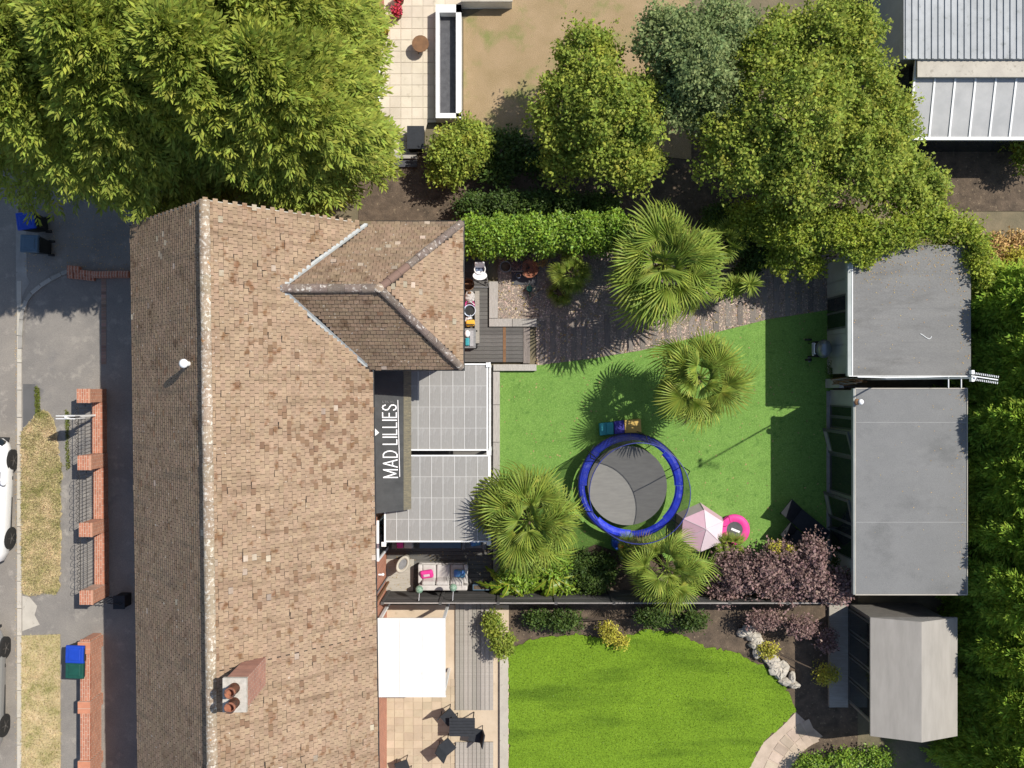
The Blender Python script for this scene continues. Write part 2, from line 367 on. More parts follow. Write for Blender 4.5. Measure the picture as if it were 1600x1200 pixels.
mat('grey_felt', (0.180, 0.179, 0.174), (0.154, 0.154, 0.150), .8, .9, c3=(0.194, 0.192, 0.184), t3=(.55, .8), s3=1.6, bump=.25, bscale=90, coords='World', stretch=(1, 1.3, 1), mottle=(34, .3, .7, .86, 1.16), c4=(0.132, 0.132, 0.128), t4=(.52, .72), s4=.9)
mat('grey_felt_worn', (0.188, 0.184, 0.174), (0.158, 0.155, 0.148), 1.2, .92, c3=(0.204, 0.198, 0.186), t3=(.55, .8), s3=2.4, bump=.3, bscale=80, coords='World', stretch=(.6, 2.2, 1), mottle=(30, .3, .7, .84, 1.18), c4=(0.132, 0.128, 0.120), t4=(.52, .72), s4=1.0)
mat('grey_render', (.36, .38, .36), (.30, .32, .30), 2, .85)
mat('grey_frame', (.10, .11, .11), (.075, .08, .08), 4, .5)
mat('glass_dark', (.012, .016, .018), (.02, .026, .028), 2, .06, spec=.6)
mat('opal_sheet', (0.306, 0.296, 0.276), (0.267, 0.257, 0.241), 4, .45, c3=(0.333, 0.323, 0.306), t3=(.5, .6), s3=9, stretch=(1, .35, 1), island=.05, bump=.25, bscale=7, transl=.18, streak=((.29, .28, .26), (5, 1.2, 1), .52, .72))
mat('awning_cloth', (0.056, 0.058, 0.058), (0.039, 0.041, 0.041), 2.5, .7, bump=.1, coords='Object')
mat('awning_stain', (.19, .165, .105), (.10, .095, .075), 7, .85, stretch=(1, 4, 1), c3=(.27, .235, .15), s3=6)
mat('lettering', (.82, .82, .82), (.74, .74, .74), 10, .6)
mat('deck_board', (.125, .118, .108), (.085, .080, .074), 3, .75, stretch=(1.2, 14, 1), island=.22, bump=.3, bscale=20)
mat('deck_board_pale', (.34, .31, .27), (.25, .225, .19), 3, .8, stretch=(1.2, 14, 1), island=.18, bump=.3, bscale=20)
mat('sleeper', (.40, .375, .34), (.29, .27, .245), 4, .9, stretch=(9, 1.2, 1), island=.16, bump=.5, bscale=25)
mat('sleeper_path', (.225, .195, .17), (.14, .122, .108), 4, .92, stretch=(9, 1.2, 1), island=.2, bump=.5, bscale=25)
mat('gravel', (.33, .275, .23), (.23, .19, .16), 6, .95, c3=(.14, .11, .09), t3=(.5, .65), s3=60, bump=1., bscale=70, coords='World')
mat('stone_chip', (.44, .345, .275), (.32, .245, .19), 4, .9, island=.62, coords='World')
mat('slate', (.085, .085, .09), (.055, .055, .06), 6, .7, bump=.3)
mat('fence_wood', (.10, .095, .09), (.06, .058, .055), 3, .85, stretch=(1, 6, 6), island=.25, bump=.3)
mat('fence_pale', (.30, .275, .25), (.20, .185, .165), 4, .85, stretch=(1, 6, 6), island=.2, bump=.3)
mat('white_car', (.80, .81, .82), (.79, .80, .81), 2, .25, coat=.8)
mat('silver_car', (.33, .34, .345), (.32, .33, .335), 2, .3, coat=.8, metal=.3)
mat('tyre', (.018, .018, .018), (.028, .027, .026), 30, .9)
mat('alloy_dark', (.06, .055, .052), (.09, .085, .08), 10, .4, metal=.4)
mat('rubber', (.02, .02, .02), (.03, .03, .03), 10, .8)
mat('iron', (.016, .016, .017), (.026, .025, .025), 10, .6)
mat('steel', (.45, .45, .45), (.36, .36, .36), 10, .4, metal=.6)
mat('bin_blue', (.012, .055, .40), (.010, .045, .33), 5, .45)
mat('bin_bluegrey', (.075, .125, .175), (.06, .10, .14), 5, .5)
mat('bin_black', (.018, .02, .02), (.012, .014, .014), 5, .55)
mat('net', (.030, .033, .033), (.04, .043, .043), 30, .9, alpha=.52)
mat('mat_fabric', (.20, .195, .18), (.165, .16, .15), 1.3, .85, stretch=(2, 9, 1), bump=.15, bscale=60, c3=(.19, .186, .175), s3=3)
mat('pad_blue', (.030, .055, .62), (.020, .036, .42), 4, .38, c3=(.10, .14, .55), t3=(.58, .7), s3=7, bump=.5, bscale=9)
mat('tent_pink', (.72, .48, .56), (.66, .42, .50), 2, .6, transl=.2, bump=.2, bscale=8)
mat('tent_pale', (.74, .62, .66), (.68, .55, .60), 2, .6, transl=.2, bump=.2, bscale=8)
mat('hot_pink', (.66, .05, .27), (.56, .035, .21), 5, .55, bump=.3, bscale=12)
mat('blue_cloth', (.10, .16, .46), (.05, .26, .42), 5, .8, c3=(.42, .42, .18), s3=7)
mat('teal_vinyl', (.035, .27, .31), (.028, .23, .265), 4, .5)
mat('purple_vinyl', (.040, .032, .27), (.032, .025, .22), 4, .5)
mat('yellow_vinyl', (.50, .33, .085), (.42, .28, .07), 4, .5)
mat('sofa_cloth', (.50, .47, .44), (.40, .375, .35), 5, .9, bump=.4, bscale=14)
mat('lounger_black', (.026, .029, .034), (.018, .02, .024), 10, .75)
mat('grill_lid', (.20, .22, .24), (.17, .19, .21), 3, .35, metal=.5)
mat('terracotta', (.30, .12, .065), (.20, .075, .045), 6, .85, c3=(.06, .04, .035), t3=(.5, .62), s3=7)
mat('pot_grey', (.22, .22, .22), (.15, .15, .15), 8, .85)
mat('pot_blue', (.13, .16, .23), (.09, .11, .17), 8, .5)
mat('mosaic', (.16, .30, .18), (.06, .12, .09), 60, .5, c3=(.42, .48, .40), t3=(.52, .58), s3=45)
mat('toy_red', (.62, .06, .03), (.5, .045, .025), 4, .45)
mat('toy_blue', (.02, .11, .38), (.02, .09, .30), 4, .45)
mat('toy_white', (.68, .72, .76), (.40, .52, .68), 7, .5)
mat('yellow_cloth', (.70, .40, .05), (.60, .32, .04), 8, .8)
mat('bottle_green', (.012, .075, .055), (.01, .055, .04), 5, .45)
mat('brown_wood', (.20, .105, .05), (.13, .07, .035), 6, .8)
mat('pavers', (.46, .375, .27), (.39, .315, .22), 1.6, .9, c3=(.33, .265, .185), t3=(.6, .75), s3=4, island=.1, coords='World', bump=.2)
mat('paving_pale', (.56, .495, .39), (.48, .42, .325), 1.4, .9, c3=(.40, .345, .26), t3=(.6, .78), s3=3, island=.07, coords='World', bump=.2)
mat('path_paving', (.44, .35, .27), (.34, .27, .205), 2.5, .9, island=.18, coords='World', bump=.2)
mat('corrugated', (.36, .37, .37), (.28, .29, .29), 2, .7, c3=(.22, .23, .22), s3=4)
mat('shed_felt', (.325, .30, .265), (.27, .25, .22), 1.8, .92, stretch=(3, .5, 1), bump=.3, bscale=60)
mat('canopy_white', (.66, .655, .63), (.60, .595, .57), 1.2, .75, c3=(.52, .51, .48), t3=(.6, .8), s3=3.5, bump=.35, bscale=3.0)
mat('conservatory_pane', (.38, .375, .36), (.31, .31, .30), 2, .3, spec=.5)
mat('palm_leaf', (0.176, 0.248, 0.046), (0.100, 0.159, 0.030), 2.2, .55, island=.30, coords='World', transl=.36, spec=.22, c3=(0.303, 0.335, 0.085), t3=(.56, .76), s3=2.6)
mat('palm_old', (.40, .29, .13), (.26, .19, .085), 3, .8, island=.3, coords='World', transl=.2)
mat('palm_trunk', (.13, .09, .055), (.07, .05, .03), 22, .95, bump=1., bscale=26)
mat('leaf_conifer', (0.215, 0.281, 0.050), (0.127, 0.182, 0.035), 1.4, .75, island=.34, coords='World', transl=.40, c3=(0.308, 0.341, 0.083), t3=(.56, .76), s3=1.7)
mat('leaf_conifer_hedge', (0.196, 0.319, 0.039), (0.112, 0.202, 0.028), 1.2, .75, island=.32, coords='World', transl=.40)
mat('leaf_laurel', (.145, .25, .030), (.085, .165, .020), 2., .5, island=.32, coords='World', transl=.28, spec=.4)
mat('leaf_ivy', (0.226, 0.292, 0.040), (0.127, 0.193, 0.030), 1.6, .55, island=.34, coords='World', transl=.40)
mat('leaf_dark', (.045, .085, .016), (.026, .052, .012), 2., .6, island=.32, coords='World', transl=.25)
mat('leaf_olive', (0.209, 0.275, 0.046), (0.119, 0.182, 0.033), 1.3, .65, island=.34, coords='World', transl=.40, c3=(0.264, 0.275, 0.050), t3=(.56, .74), s3=1.5)
mat('leaf_grey', (0.178, 0.241, 0.109), (0.103, 0.161, 0.069), 1.3, .65, island=.30, coords='World', transl=.40)
mat('leaf_yellow', (.33, .33, .05), (.22, .24, .04), 2, .6, island=.3, coords='World', transl=.3)
mat('leaf_purple', (0.178, 0.130, 0.138), (0.114, 0.082, 0.089), 2., .6, island=.36, coords='World', transl=.25, c3=(0.230, 0.172, 0.166), t3=(.55, .7), s3=3)
mat('leaf_banana', (.130, .215, .022), (.085, .155, .015), 3., .4, island=.22, coords='World', transl=.35, spec=.4)
mat('leaf_dry', (.34, .25, .12), (.22, .17, .07), 2.5, .8, island=.35, coords='World', transl=.2)
mat('weed_green', (.15, .20, .03), (.20, .21, .045), 3, .8, island=.3, coords='World', transl=.25)
mat('flower', (.62, .55, .05), (.5, .42, .04), 5, .6, island=.2)
mat('flower_red', (.55, .05, .08), (.45, .04, .06), 5, .6, island=.2)
B_HOUSE_X = brick_mat('house_brick', 'yz', (.46, .165, .085), (.38, .125, .065), (.42, .33, .26))
B_HOUSE_Y = brick_mat('house_brick_end', 'xz', (.46, .165, .085), (.38, .125, .065), (.42, .33, .26))
B_WALL_X = brick_mat('wall_brick', 'yz', (.48, .20, .115), (.38, .15, .085), (.48, .38, .30))
B_WALL_T = brick_mat('wall_brick_top', 'yx', (.42, .165, .095), (.34, .13, .075), (.50, .36, .27))
B_CHIM = brick_mat('chimney_brick', 'yz', (.40, .17, .11), (.30, .12, .08), (.38, .32, .27))

mat('brick_worn', (.30, .19, .14), (.22, .145, .11), 7, .9, island=.25, c3=(.26, .23, .19), s3=5)
# ------------------------------------------------------------------ ground
tag(MB().box(-260, 260, -260, 260, -.5, -.012).build('ground', MATS['earth']), kind='structure')
EXT = 30.0
gx = lambda px: G(px, 0)[0]
gy = lambda py: G(0, py)[1]
tag(MB().box(-120, gx(27), -120, 120, -.1, -.004).build('road', MATS['road']), kind='structure')
# front: pavement and drives in one tarmac sheet up to the house wall
tag(MB().box(gx(36), -10.38, -90, gy(-600), -.05, .075).build('pavement', MATS['tarmac']), kind='structure')
# kerb stones along the road
kr = tag(MB().box(gx(27), gx(36), -90, -89, -.1, .07).build('kerb', MATS['concrete']), kind='structure')
kme = None
y = gy(1290)
while y < gy(470):
    mb = MB().box(gx(29), gx(35.8), y + .006, y + .90, -.05, .092)
    o = mb.build('kerb_stone', MATS['concrete_light'], kr, at=(gx(32), y, 0))
    y += .915
tag(MB().box(gx(25.5), gx(29), gy(1300), gy(300), -.02, .006).build('channel', MATS['concrete']), kind='structure')
# curved edging stones round the drive mouth
ed = thing('drive_edging', 'curved line of pale edging stones where the drive meets the pavement', 'edging', P(60, 455))
pl = [P(x, y) for x, y in ((34.5, 545), (34.5, 525), (36, 500), (38.5, 484), (44, 470), (52, 459), (66, 447), (82, 436.5), (98, 429), (114, 422))]
for a, b in zip(pl, pl[1:]):
    d = (b - a); M = Matrix.Translation((a + b) / 2 + Vector((0, 0, .06))) @ Matrix.Rotation(math.atan2(d.y, d.x), 4, 'Z')
    MB().mbox(M, d.length - .015, .13, .14).build('edging_stone', MATS['concrete'], ed, at=(a + b) / 2)
sheet('concrete_patch', [(27, 352), (43, 354), (44, 432), (49, 442), (42, 452), (34, 470), (30, 480), (27, 470)], .081, MATS['concrete'])
sheet('concrete_apron', [(37, 930), (48, 932), (60, 946), (56, 960), (64, 975), (37, 985)], .081, MATS['concrete_light'])
# patched tarmac strips
mat('tarmac_dark', (.125, .12, .118), (.10, .098, .096), 1.4, .92, bump=.35, bscale=160, coords='World', spec=.2)
sheet('tarmac_patch', [(38, 600), (57, 600), (57, 650), (38, 668)], .080, MATS['tarmac_dark'])
sheet('tarmac_strip', [(98, 650), (122, 640), (124, 960), (100, 960)], .080, MATS['tarmac'])
# brick edging row across the drive
be = thing('brick_edging', 'row of bricks laid flush across the tarmac drive', 'edging', P(163, 480))
for i in range(27):
    yy = gy(436) - i * .075 * 1.42
    MB().box(gx(160), gx(167.5), yy - .098, yy, .03, .083).build('brick', MATS['brick_worn'], be, at=(gx(164), yy, .05))
# verge
VERGE = [(35, 676), (48, 660), (60, 648), (68, 640), (76, 644), (84, 652), (89, 668), (93, 700), (96, 724), (100, 722), (97, 760), (97, 850), (95, 918), (90, 928), (70, 926), (52, 930), (37, 926)]
sheet('grass_verge', VERGE, .10, MATS['verge_turf'], thick=.05, rag=.035)
sheet('neighbour_verge', [(36, 992), (96, 990), (97, 1320), (36, 1320)], .10, MATS['verge_turf'], thick=.05)

def inside(poly, x, y):
    r = False; n = len(poly); j = n - 1
    for i in range(n):
        xi, yi = poly[i]; xj, yj = poly[j]
        if (yi > y) != (yj > y) and x < (xj - xi) * (y - yi) / (yj - yi) + xi: r = not r
        j = i
    return r
def scatter(poly, n):
    xs = [p[0] for p in poly]; ys = [p[1] for p in poly]; out = []
    while len(out) < n:
        x = random.uniform(min(xs), max(xs)); y = random.uniform(min(ys), max(ys))
        if inside(poly, x, y): out.append((x, y))
    return out
def tufts(name, label, pxpoly, n, m, z, L=(.04, .10), wd=.012, cat='grass'):
    pts = np.array([P(x, y) for x, y in scatter(pxpoly, n)]); pts[:, 2] = z
    ax = rnd_dirs(n) * .8 + np.array([0, 0, .75]); Ls = np.random.uniform(L[0], L[1], n)
    o = leaf_mesh(name, pts, ax, rnd_dirs(n), Ls, wd * (1 + np.random.rand(n)), m, None)
    return tag(o, label, cat, kind='stuff')
tufts('verge_grass', 'short patchy dry grass on the roadside verge', VERGE, 26000, MATS['verge_blade'], .098, (.03, .09), .014)
tufts('neighbour_verge_grass', 'bleached dry grass on the verge farther down the road', [(36, 992), (96, 990), (97, 1230), (36, 1230)], 9000, MATS['verge_blade'], .098, (.03, .09), .014)
tufts('pavement_weeds', 'line of weeds in the pavement joint above the verge', [(57, 604), (64, 606), (65, 650), (58, 652)], 900, MATS['weed_green'], .078, (.03, .09), .016)
tufts('railing_weeds', 'thin strip of weeds along the pavement beside the railings', [(104, 640), (111, 645), (109, 700), (112, 730), (106, 735)], 900, MATS['weed_green'], .078, (.03, .08), .015)
# ------------------------------------------------------------------ the house: roof plan
XL, XR, ZE = -10.63, -4.03, 5.0              # eave lines
XM, ZR = -7.48, 8.30                          # ridge
YG, YB = 4.44, -6.95                          # gable end, boundary with the neighbour
SK = 0.014                                    # the terrace is turned slightly against the garden
def sk(x, y): return x + (YG - y) * SK
WX, WZ = -1.44, 5.0                           # wing: end eave
WY0, WY1 = .48, 4.48; WYM = (WY0 + WY1) / 2
SL_R = (ZR - ZE) / (XR - XM)
ZW = ZE + (WY1 - WY0) / 2 * .93               # wing ridge height
XWR = XR - (ZW - ZE) / SL_R                   # where the wing ridge meets the main slope
XHE = WX - (WY1 - WY0) / 2                    # hip end of the wing ridge
TW, GA = .165, .129

def tile_mesh():
    me = bpy.data.meshes.new('tile')
    w, l, t = TW / 2 - .004, GA + .03, .016
    v = [(-w, 0, t), (w, 0, t), (w, l, .004), (-w, l, .004), (-w, 0, 0), (w, 0, 0), (w, l, -.006), (-w, l, -.006)]
    me.from_pydata(v, [], [(0, 1, 2, 3), (4, 5, 1, 0), (5, 6, 2, 1), (7, 4, 0, 3)])
    return me
TILE_V = np.array([(-1, 0, 1), (1, 0, 1), (1, 1, .25), (-1, 1, .25), (-1, 0, 0), (1, 0, 0), (1, 1, -.35), (-1, 1, -.35)], float)
TILE_F = [(0, 1, 2, 3), (4, 5, 1, 0), (5, 6, 2, 1), (7, 4, 0, 3)]
DARK_SPOTS = [(P(520, 650, 6), .9, .30), (P(545, 735, 5.6), .8, .30), (P(470, 700, 6.2), .8, .16), (P(500, 880, 6), 1.0, .12), (P(400, 520, 7), .7, .10), (P(560, 620, 5.5), .5, .35), (P(260, 640, 7), 1.2, .10), (P(700, 480, 5.6), .5, .12), (P(480, 1100, 6), 1.2, .12)]
PALE_SPOTS = [(P(372, 880, 7.2), .45, .35), (P(345, 830, 7.7), .4, .2), (P(560, 450, 6.2), .9, .10), (P(640, 420, 6), .8, .10), (P(420, 380, 7), .9, .05), (P(270, 420, 7.3), 1.0, .05), (P(660, 500, 5.8), .8, .06)]
def tile_kind(p, rs):
    d = .006 + sum(.6 * a * math.exp(-((p.x - c.x) ** 2 + (p.y - c.y) ** 2) / (r * r)) for c, r, a in DARK_SPOTS)
    w = .003 + sum(.45 * a * math.exp(-((p.x - c.x) ** 2 + (p.y - c.y) ** 2) / (r * r)) for c, r, a in PALE_SPOTS)
    v = rs.random(); return 2 if v < d else 3 if v > 1 - w else 0
def lay_tiles(parent, A, U, V, length_u, length_v, ok, m, singles=None, name='roof_tiles', phase=0.0, seed=1):
    """A: corner on the eave, U: along the eave, V: up the slope; ok(u, v) keeps a tile. tiles in `singles(u, v)` become objects."""
    rs = random.Random(seed); U, V = Vector(U).normalized(), Vector(V).normalized(); Nn = U.cross(V).normalized()
    if Nn.z < 0: Nn = -Nn
    rows = int(length_v / GA) + 1; vs = []; fs = []; one = []; mi = []
    for r in range(rows):
        v = r * GA; off = (TW / 2 if r % 2 else 0) + phase
        for c in range(-1, int(length_u / TW) + 2):
            u = c * TW + off + TW / 2
            if not ok(u, v + GA / 2): continue
            lift = rs.gauss(0, .0016); slip = rs.gauss(0, .004); yaw = rs.gauss(0, .010); w = TW / 2 - rs.uniform(.0030, .0068)
            if rs.random() < .018: slip -= .02; yaw += rs.gauss(0, .06); lift += .006
            p = A + U * u + V * (v + slip) + Nn * (.012 + lift)
            uu = U * math.cos(yaw) + V * math.sin(yaw); vv = V * math.cos(yaw) - U * math.sin(yaw)
            if singles and singles(u, v): one.append((p, uu, vv)); continue
            b = len(vs)
            for a in TILE_V: vs.append(tuple(p + uu * a[0] * w + vv * a[1] * (GA - .010) + Nn * a[2] * .026))
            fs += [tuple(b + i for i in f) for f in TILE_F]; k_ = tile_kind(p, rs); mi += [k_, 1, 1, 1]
    org = wloc(parent)
    me = bpy.data.meshes.new(name); me.from_pydata([(a - org.x, b - org.y, c - org.z) for a, b, c in vs], [], fs)
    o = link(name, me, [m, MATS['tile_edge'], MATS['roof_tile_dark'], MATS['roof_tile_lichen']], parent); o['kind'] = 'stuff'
    me.polygons.foreach_set('material_index', mi)
    if one:
        tm = bpy.data.meshes.new('tile'); w = TW / 2 - .006
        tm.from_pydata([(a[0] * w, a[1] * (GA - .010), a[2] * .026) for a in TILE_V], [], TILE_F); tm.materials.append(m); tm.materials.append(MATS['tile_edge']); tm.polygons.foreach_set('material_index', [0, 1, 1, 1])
        tms = [tm]
        if m.name == 'roof_tile':
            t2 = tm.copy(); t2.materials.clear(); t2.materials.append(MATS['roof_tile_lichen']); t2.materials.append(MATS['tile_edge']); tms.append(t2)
        for p, uu, vv in one:
            ob = bpy.data.objects.new('tile', tms[-1] if rs.random() < .008 else tm); COL.objects.link(ob); ob.parent = parent
            Mx = Matrix((uu, vv, uu.cross(vv))).transposed().to_4x4(); Mx.translation = p - org
            ob.matrix_local = Mx
    return o

def round_tiles(parent, a, b, r, seg, m, name='ridge_tile', new=None, sink=.04):
    """half-round ridge or hip tiles from a to b, one object each"""
    a, b = Vector(a), Vector(b); d = b - a; n = max(1, round(d.length / seg)); dn = d.normalized()
    side = dn.cross(Vector((0, 0, 1))).normalized(); up = side.cross(dn).normalized(); k = 8
    for i in range(n):
        s = a + d * (i / n); e = a + d * ((i + .985) / n); jr = r * random.uniform(.96, 1.05)
        vs = []
        for q, rr in ((s, jr * 1.05), (e, jr)):
            for j in range(k + 1):
                an = math.pi * j / k; vs.append(q + side * math.cos(an) * rr + up * (math.sin(an) * rr * .8 - sink))
        fs = [(j, j + 1, k + 2 + j, k + 1 + j) for j in range(k)] + [tuple(range(k + 1)), tuple(range(k + 1, 2 * k + 2))[::-1]]
        mb = MB().add(vs, fs); mm = new if (new and i in new) else None
        o = mb.build(name, MATS['ridge_tile_new'] if mm is not None else m, parent, at=s, smooth=False)

def main_roof(house, y0, y1, gable, seed, wing=False, singles=None):
    """main slopes between y0 (low) and y1 (high)"""
    roof = MB()
    e = .03
    PX = lambda x, y, z: Vector((sk(x, y), y, z))
    roof.add([PX(XL, y0, ZE), PX(XM, y0, ZR), PX(XR, y0, ZE), PX(XL, y1, ZE), PX(XM, y1, ZR), PX(XR, y1, ZE),
              PX(XL + .1, y0, ZE - .14), PX(XR - .1, y0, ZE - .14), PX(XL + .1, y1, ZE - .14), PX(XR - .1, y1, ZE - .14)],
             [(0, 3, 4, 1), (1, 4, 5, 2), (6, 7, 9, 8), (0, 1, 2, 7, 6), (3, 8, 9, 5, 4), (0, 6, 8, 3), (2, 5, 9, 7)])
    ro = roof.build('roof', MATS['roof_felt'], house)
    def dirs(xa, xb): return (PX(0, y1, 0) - PX(0, y0, 0)), None
    U = (PX(0, y1, 0) - PX(0, y0, 0)); LU = U.length
    VR = Vector((XM - XR, 0, ZR - ZE)); LV = VR.length
    VL = Vector((XM - XL, 0, ZR - ZE)); LVL = VL.length
    if wing:
        def okr(u, v):
            if not (-.10 < u < LU + .04): return False
            y = y0 + u; hh = ZE + v / LV * (ZR - ZE); half = (ZW - hh) / .93
            return not (hh < ZW + .03 and abs(y - WYM) < half + .15)
    else: okr = lambda u, v: -.02 < u < LU + .0
    lay_tiles(ro, PX(XR, y0, ZE) + Vector((.05, 0, -.045)), U, VR, LU, LV, okr, MATS['roof_tile'], singles, 'roof_tiles', .03, seed)
    lay_tiles(ro, PX(XL, y0, ZE) + Vector((-.05, 0, -.045)), U, VL, LU, LVL, lambda u, v: (-.10 if wing else -.02) < u < LU + (.04 if wing else 0), MATS['roof_tile_weathered_shaded'], None, 'roof_tiles', 0, seed + 5)
    round_tiles(ro, PX(XM, y1 + .04, ZR + .035), PX(XM, y0, ZR + .035), .128, .46, MATS['ridge_tile'])
    for xe, nm in ((XL - .07, 'gutter'), (XR + .06, 'gutter')):
        g = MB()
        a, b = PX(xe, y0, ZE - .09), PX(xe, (WY0 if (wing and xe > XM) else y1 + .03), ZE - .09)
        g.cyl(a, b, .042, n=10); g.build(nm, MATS['black_plastic'], house)
    return ro

house = thing('house', 'two storey house with brown tiled roof, hipped rear wing and black awning', 'house', (-7.4, 0, 0))
HX0, HX1 = -10.42, -4.2
def walls(parent, y0, y1, nm='wall', gable=False):
    MB().box(HX0, HX1, y0, y1, 0, ZE - .1).build(nm, B_HOUSE_X, parent, at=(HX1, y0, 0))
walls(house, YB, YG - .08)
MB().add([(HX0, YG - .1, ZE - .11), (HX1, YG - .1, ZE - .11), (sk(XM, YG), YG - .1, ZR - .2), (HX0, YG - .3, ZE - .11), (HX1, YG - .3, ZE - .11), (sk(XM, YG), YG - .3, ZR - .2)],
         [(0, 2, 1), (3, 4, 5), (0, 1, 4, 3), (1, 2, 5, 4), (2, 0, 3, 5)]).build('gable_wall', B_HOUSE_Y, house)
cnt = [0]
def single_main(u, v):
    y = YB + u
    if v > 3.55 and cnt[0] < 300 and -2.5 < y < 3.9: cnt[0] += 1; return True
    return False
mr = main_roof(house, YB, YG, True, 3, wing=True, singles=single_main)
# verge: white mortar under the end tiles and a bargeboard
for xa in (XL, XR):
    a, b = Vector((sk(xa, YG), YG + .03, ZE - .03)), Vector((sk(XM, YG), YG + .03, ZR - .03)); d = b - a
    if xa == XR: a = a + d * .12
    d = b - a
    M = Matrix.Translation((a + b) / 2 + Vector((0, 0, -.06))) @ Matrix.Rotation(-math.atan2(d.z, d.x), 4, 'Y')
    MB().mbox(M, d.length, .035, .15).build('bargeboard', MATS['mortar'], house)
# rear wing
wing = MB()
A0, A1 = (XR - .02, WY0), (XR - .02, WY1)
V_ = Vector
wl0, wl1 = V_((WX, WY0, WZ)), V_((WX, WY1, WZ)); he = V_((XHE, WYM, ZW)); rb = V_((XWR, WYM, ZW)); v0 = V_((XR, WY0, WZ)); v1 = V_((XR, WY1, WZ))
wing.add([v0, wl0, he, rb, v1, wl1, v0 + V_((0, 0, -.15)), wl0 + V_((0, 0, -.15)), wl1 + V_((0, 0, -.15)), v1 + V_((0, 0, -.15))],
         [(0, 1, 2, 3), (3, 2, 5, 4), (1, 5, 2), (6, 7, 1, 0), (7, 8, 5, 1), (8, 9, 4, 5), (9, 8, 7, 6)])
wr = wing.build('wing_roof', MATS['roof_felt'], house)
half = (WY1 - WY0) / 2; LVW = math.hypot(half, ZW - WZ)
# south slope, north slope, end slope
LUS = WX - XWR
def ok_side(u, v):
    k = v / LVW; xh = WX - half * k; xv = XR - (XR - XWR) * k; x = XWR + u
    return xv + .13 < x < xh - .02
lay_tiles(wr, V_((XWR, WY0 - .05, WZ - .045)), V_((1, 0, 0)), V_((0, half, ZW - WZ)), LUS, LVW, ok_side, MATS['roof_tile_weathered_shaded'], None, 'roof_tiles', 0, 21)
lay_tiles(wr, V_((XWR, WY1 + .05, WZ - .045)), V_((1, 0, 0)), V_((0, -half, ZW - WZ)), LUS, LVW, ok_side, MATS['roof_tile_weathered_shaded'], None, 'roof_tiles', .05, 22)
def ok_end(u, v):
    k = v / LVW; return half * k + .03 < u < 2 * half - half * k - .03
lay_tiles(wr, V_((WX + .05, WY0, WZ - .045)), V_((0, 1, 0)), V_((-half, 0, ZW - WZ)), 2 * half, LVW, ok_end, MATS['roof_tile'], None, 'roof_tiles', .02, 23)
round_tiles(wr, rb + V_((-.12, 0, .04)), he + V_((0, 0, .04)), .115, .44, MATS['ridge_tile_dark'])
round_tiles(wr, he + V_((0, 0, .045)), wl1 + V_((.05, .05, .03)), .105, .40, MATS['ridge_tile_dark'], 'hip_tile', new={0, 1, 2})
round_tiles(wr, he + V_((0, 0, .045)), wl0 + V_((.05, -.05, .03)), .105, .40, MATS['ridge_tile_dark'], 'hip_tile')
MB().ell(he + V_((0, 0, .07)), .13, .12, .05).build('hip_cap', MATS['ridge_tile'], wr)
# lead valleys
for vb, sy in ((v0, 1), (v1, -1)):
    a = vb.copy(); a.z += .065; b = rb + V_((0, 0, .075)); w = V_((.085, .0, .08)) ; w2 = V_((.0, sy * .085, .08))
    a2 = a.lerp(b, .0)
    MB().add([a2, b, b + V_((-.08, 0, .06)), a2 + V_((-.08, 0, .06)), b + V_((0, sy * .08, .06)), a2 + V_((0, sy * .08, .06)),
              ], [(0, 1, 2, 3), (0, 5, 4, 1)]).build('valley', MATS['lead'], wr)
for a, b in ((V_((XR + .1, WY0 - .07, WZ - .09)), V_((WX + .07, WY0 - .07, WZ - .09))), (V_((WX + .07, WY0 - .11, WZ - .09)), V_((WX + .07, WY1 + .11, WZ - .09))), (V_((WX + .07, WY1 + .07, WZ - .09)), V_((XR + .2, WY1 + .07, WZ - .09)))):
    MB().cyl(a, b, .042).build('gutter', MATS['black_plastic'], house)
MB().box(HX1, WX - .28, WY0 + .25, WY1 - .25, 0, WZ - .14).build('wing_wall', B_HOUSE_X, house, at=(WX, WY0, 0))
# flue terminal on the front slope
fl = P(288, 568, 8.0)
mb = MB().cyl(fl + V_((0, 0, -.75)), fl + V_((0, 0, -.02)), .06, n=12)
mb.lathe([(.06, 0), (.11, .03), (.115, .06), (.07, .085), (.001, .09)], fl, 14)
mb.build('flue', MATS['white_paint'], house, smooth=True)
# rear facade: window reveal, downpipe, patio door
mb = MB().box(HX1, HX1 + .05, gy(852), gy(800), .05, 2.25); mb.build('patio_door', MATS['glass_dark'], house)
mb = MB()
for (a, b, c, d) in ((gy(856), gy(852), .05, 2.3), (gy(800), gy(797), .05, 2.3), (gy(852), gy(800), 2.25, 2.32)): mb.box(HX1, HX1 + .075, a, b, c, d)
mb.build('door_frame', MATS['white_plastic'], house)
MB().cyl((HX1 + .07, -6.62, .02), (HX1 + .07, -6.62, ZE - .2), .04).build('downpipe', MATS['brown_wood'], house)
MB().cyl((HX1 + .06, -6.42, .02), (HX1 + .06, -6.42, ZE - .2), .022).build('cable_pipe', MATS['pot_grey'], house)
mb = MB().cyl((HX1, -6.0, 1.9), (HX1 + .1, -6.0, 1.9), .03); mb.ell((HX1 + .13, -6.0, 1.88), .05, .05, .06); mb.build('tap', MATS['white_plastic'], house)
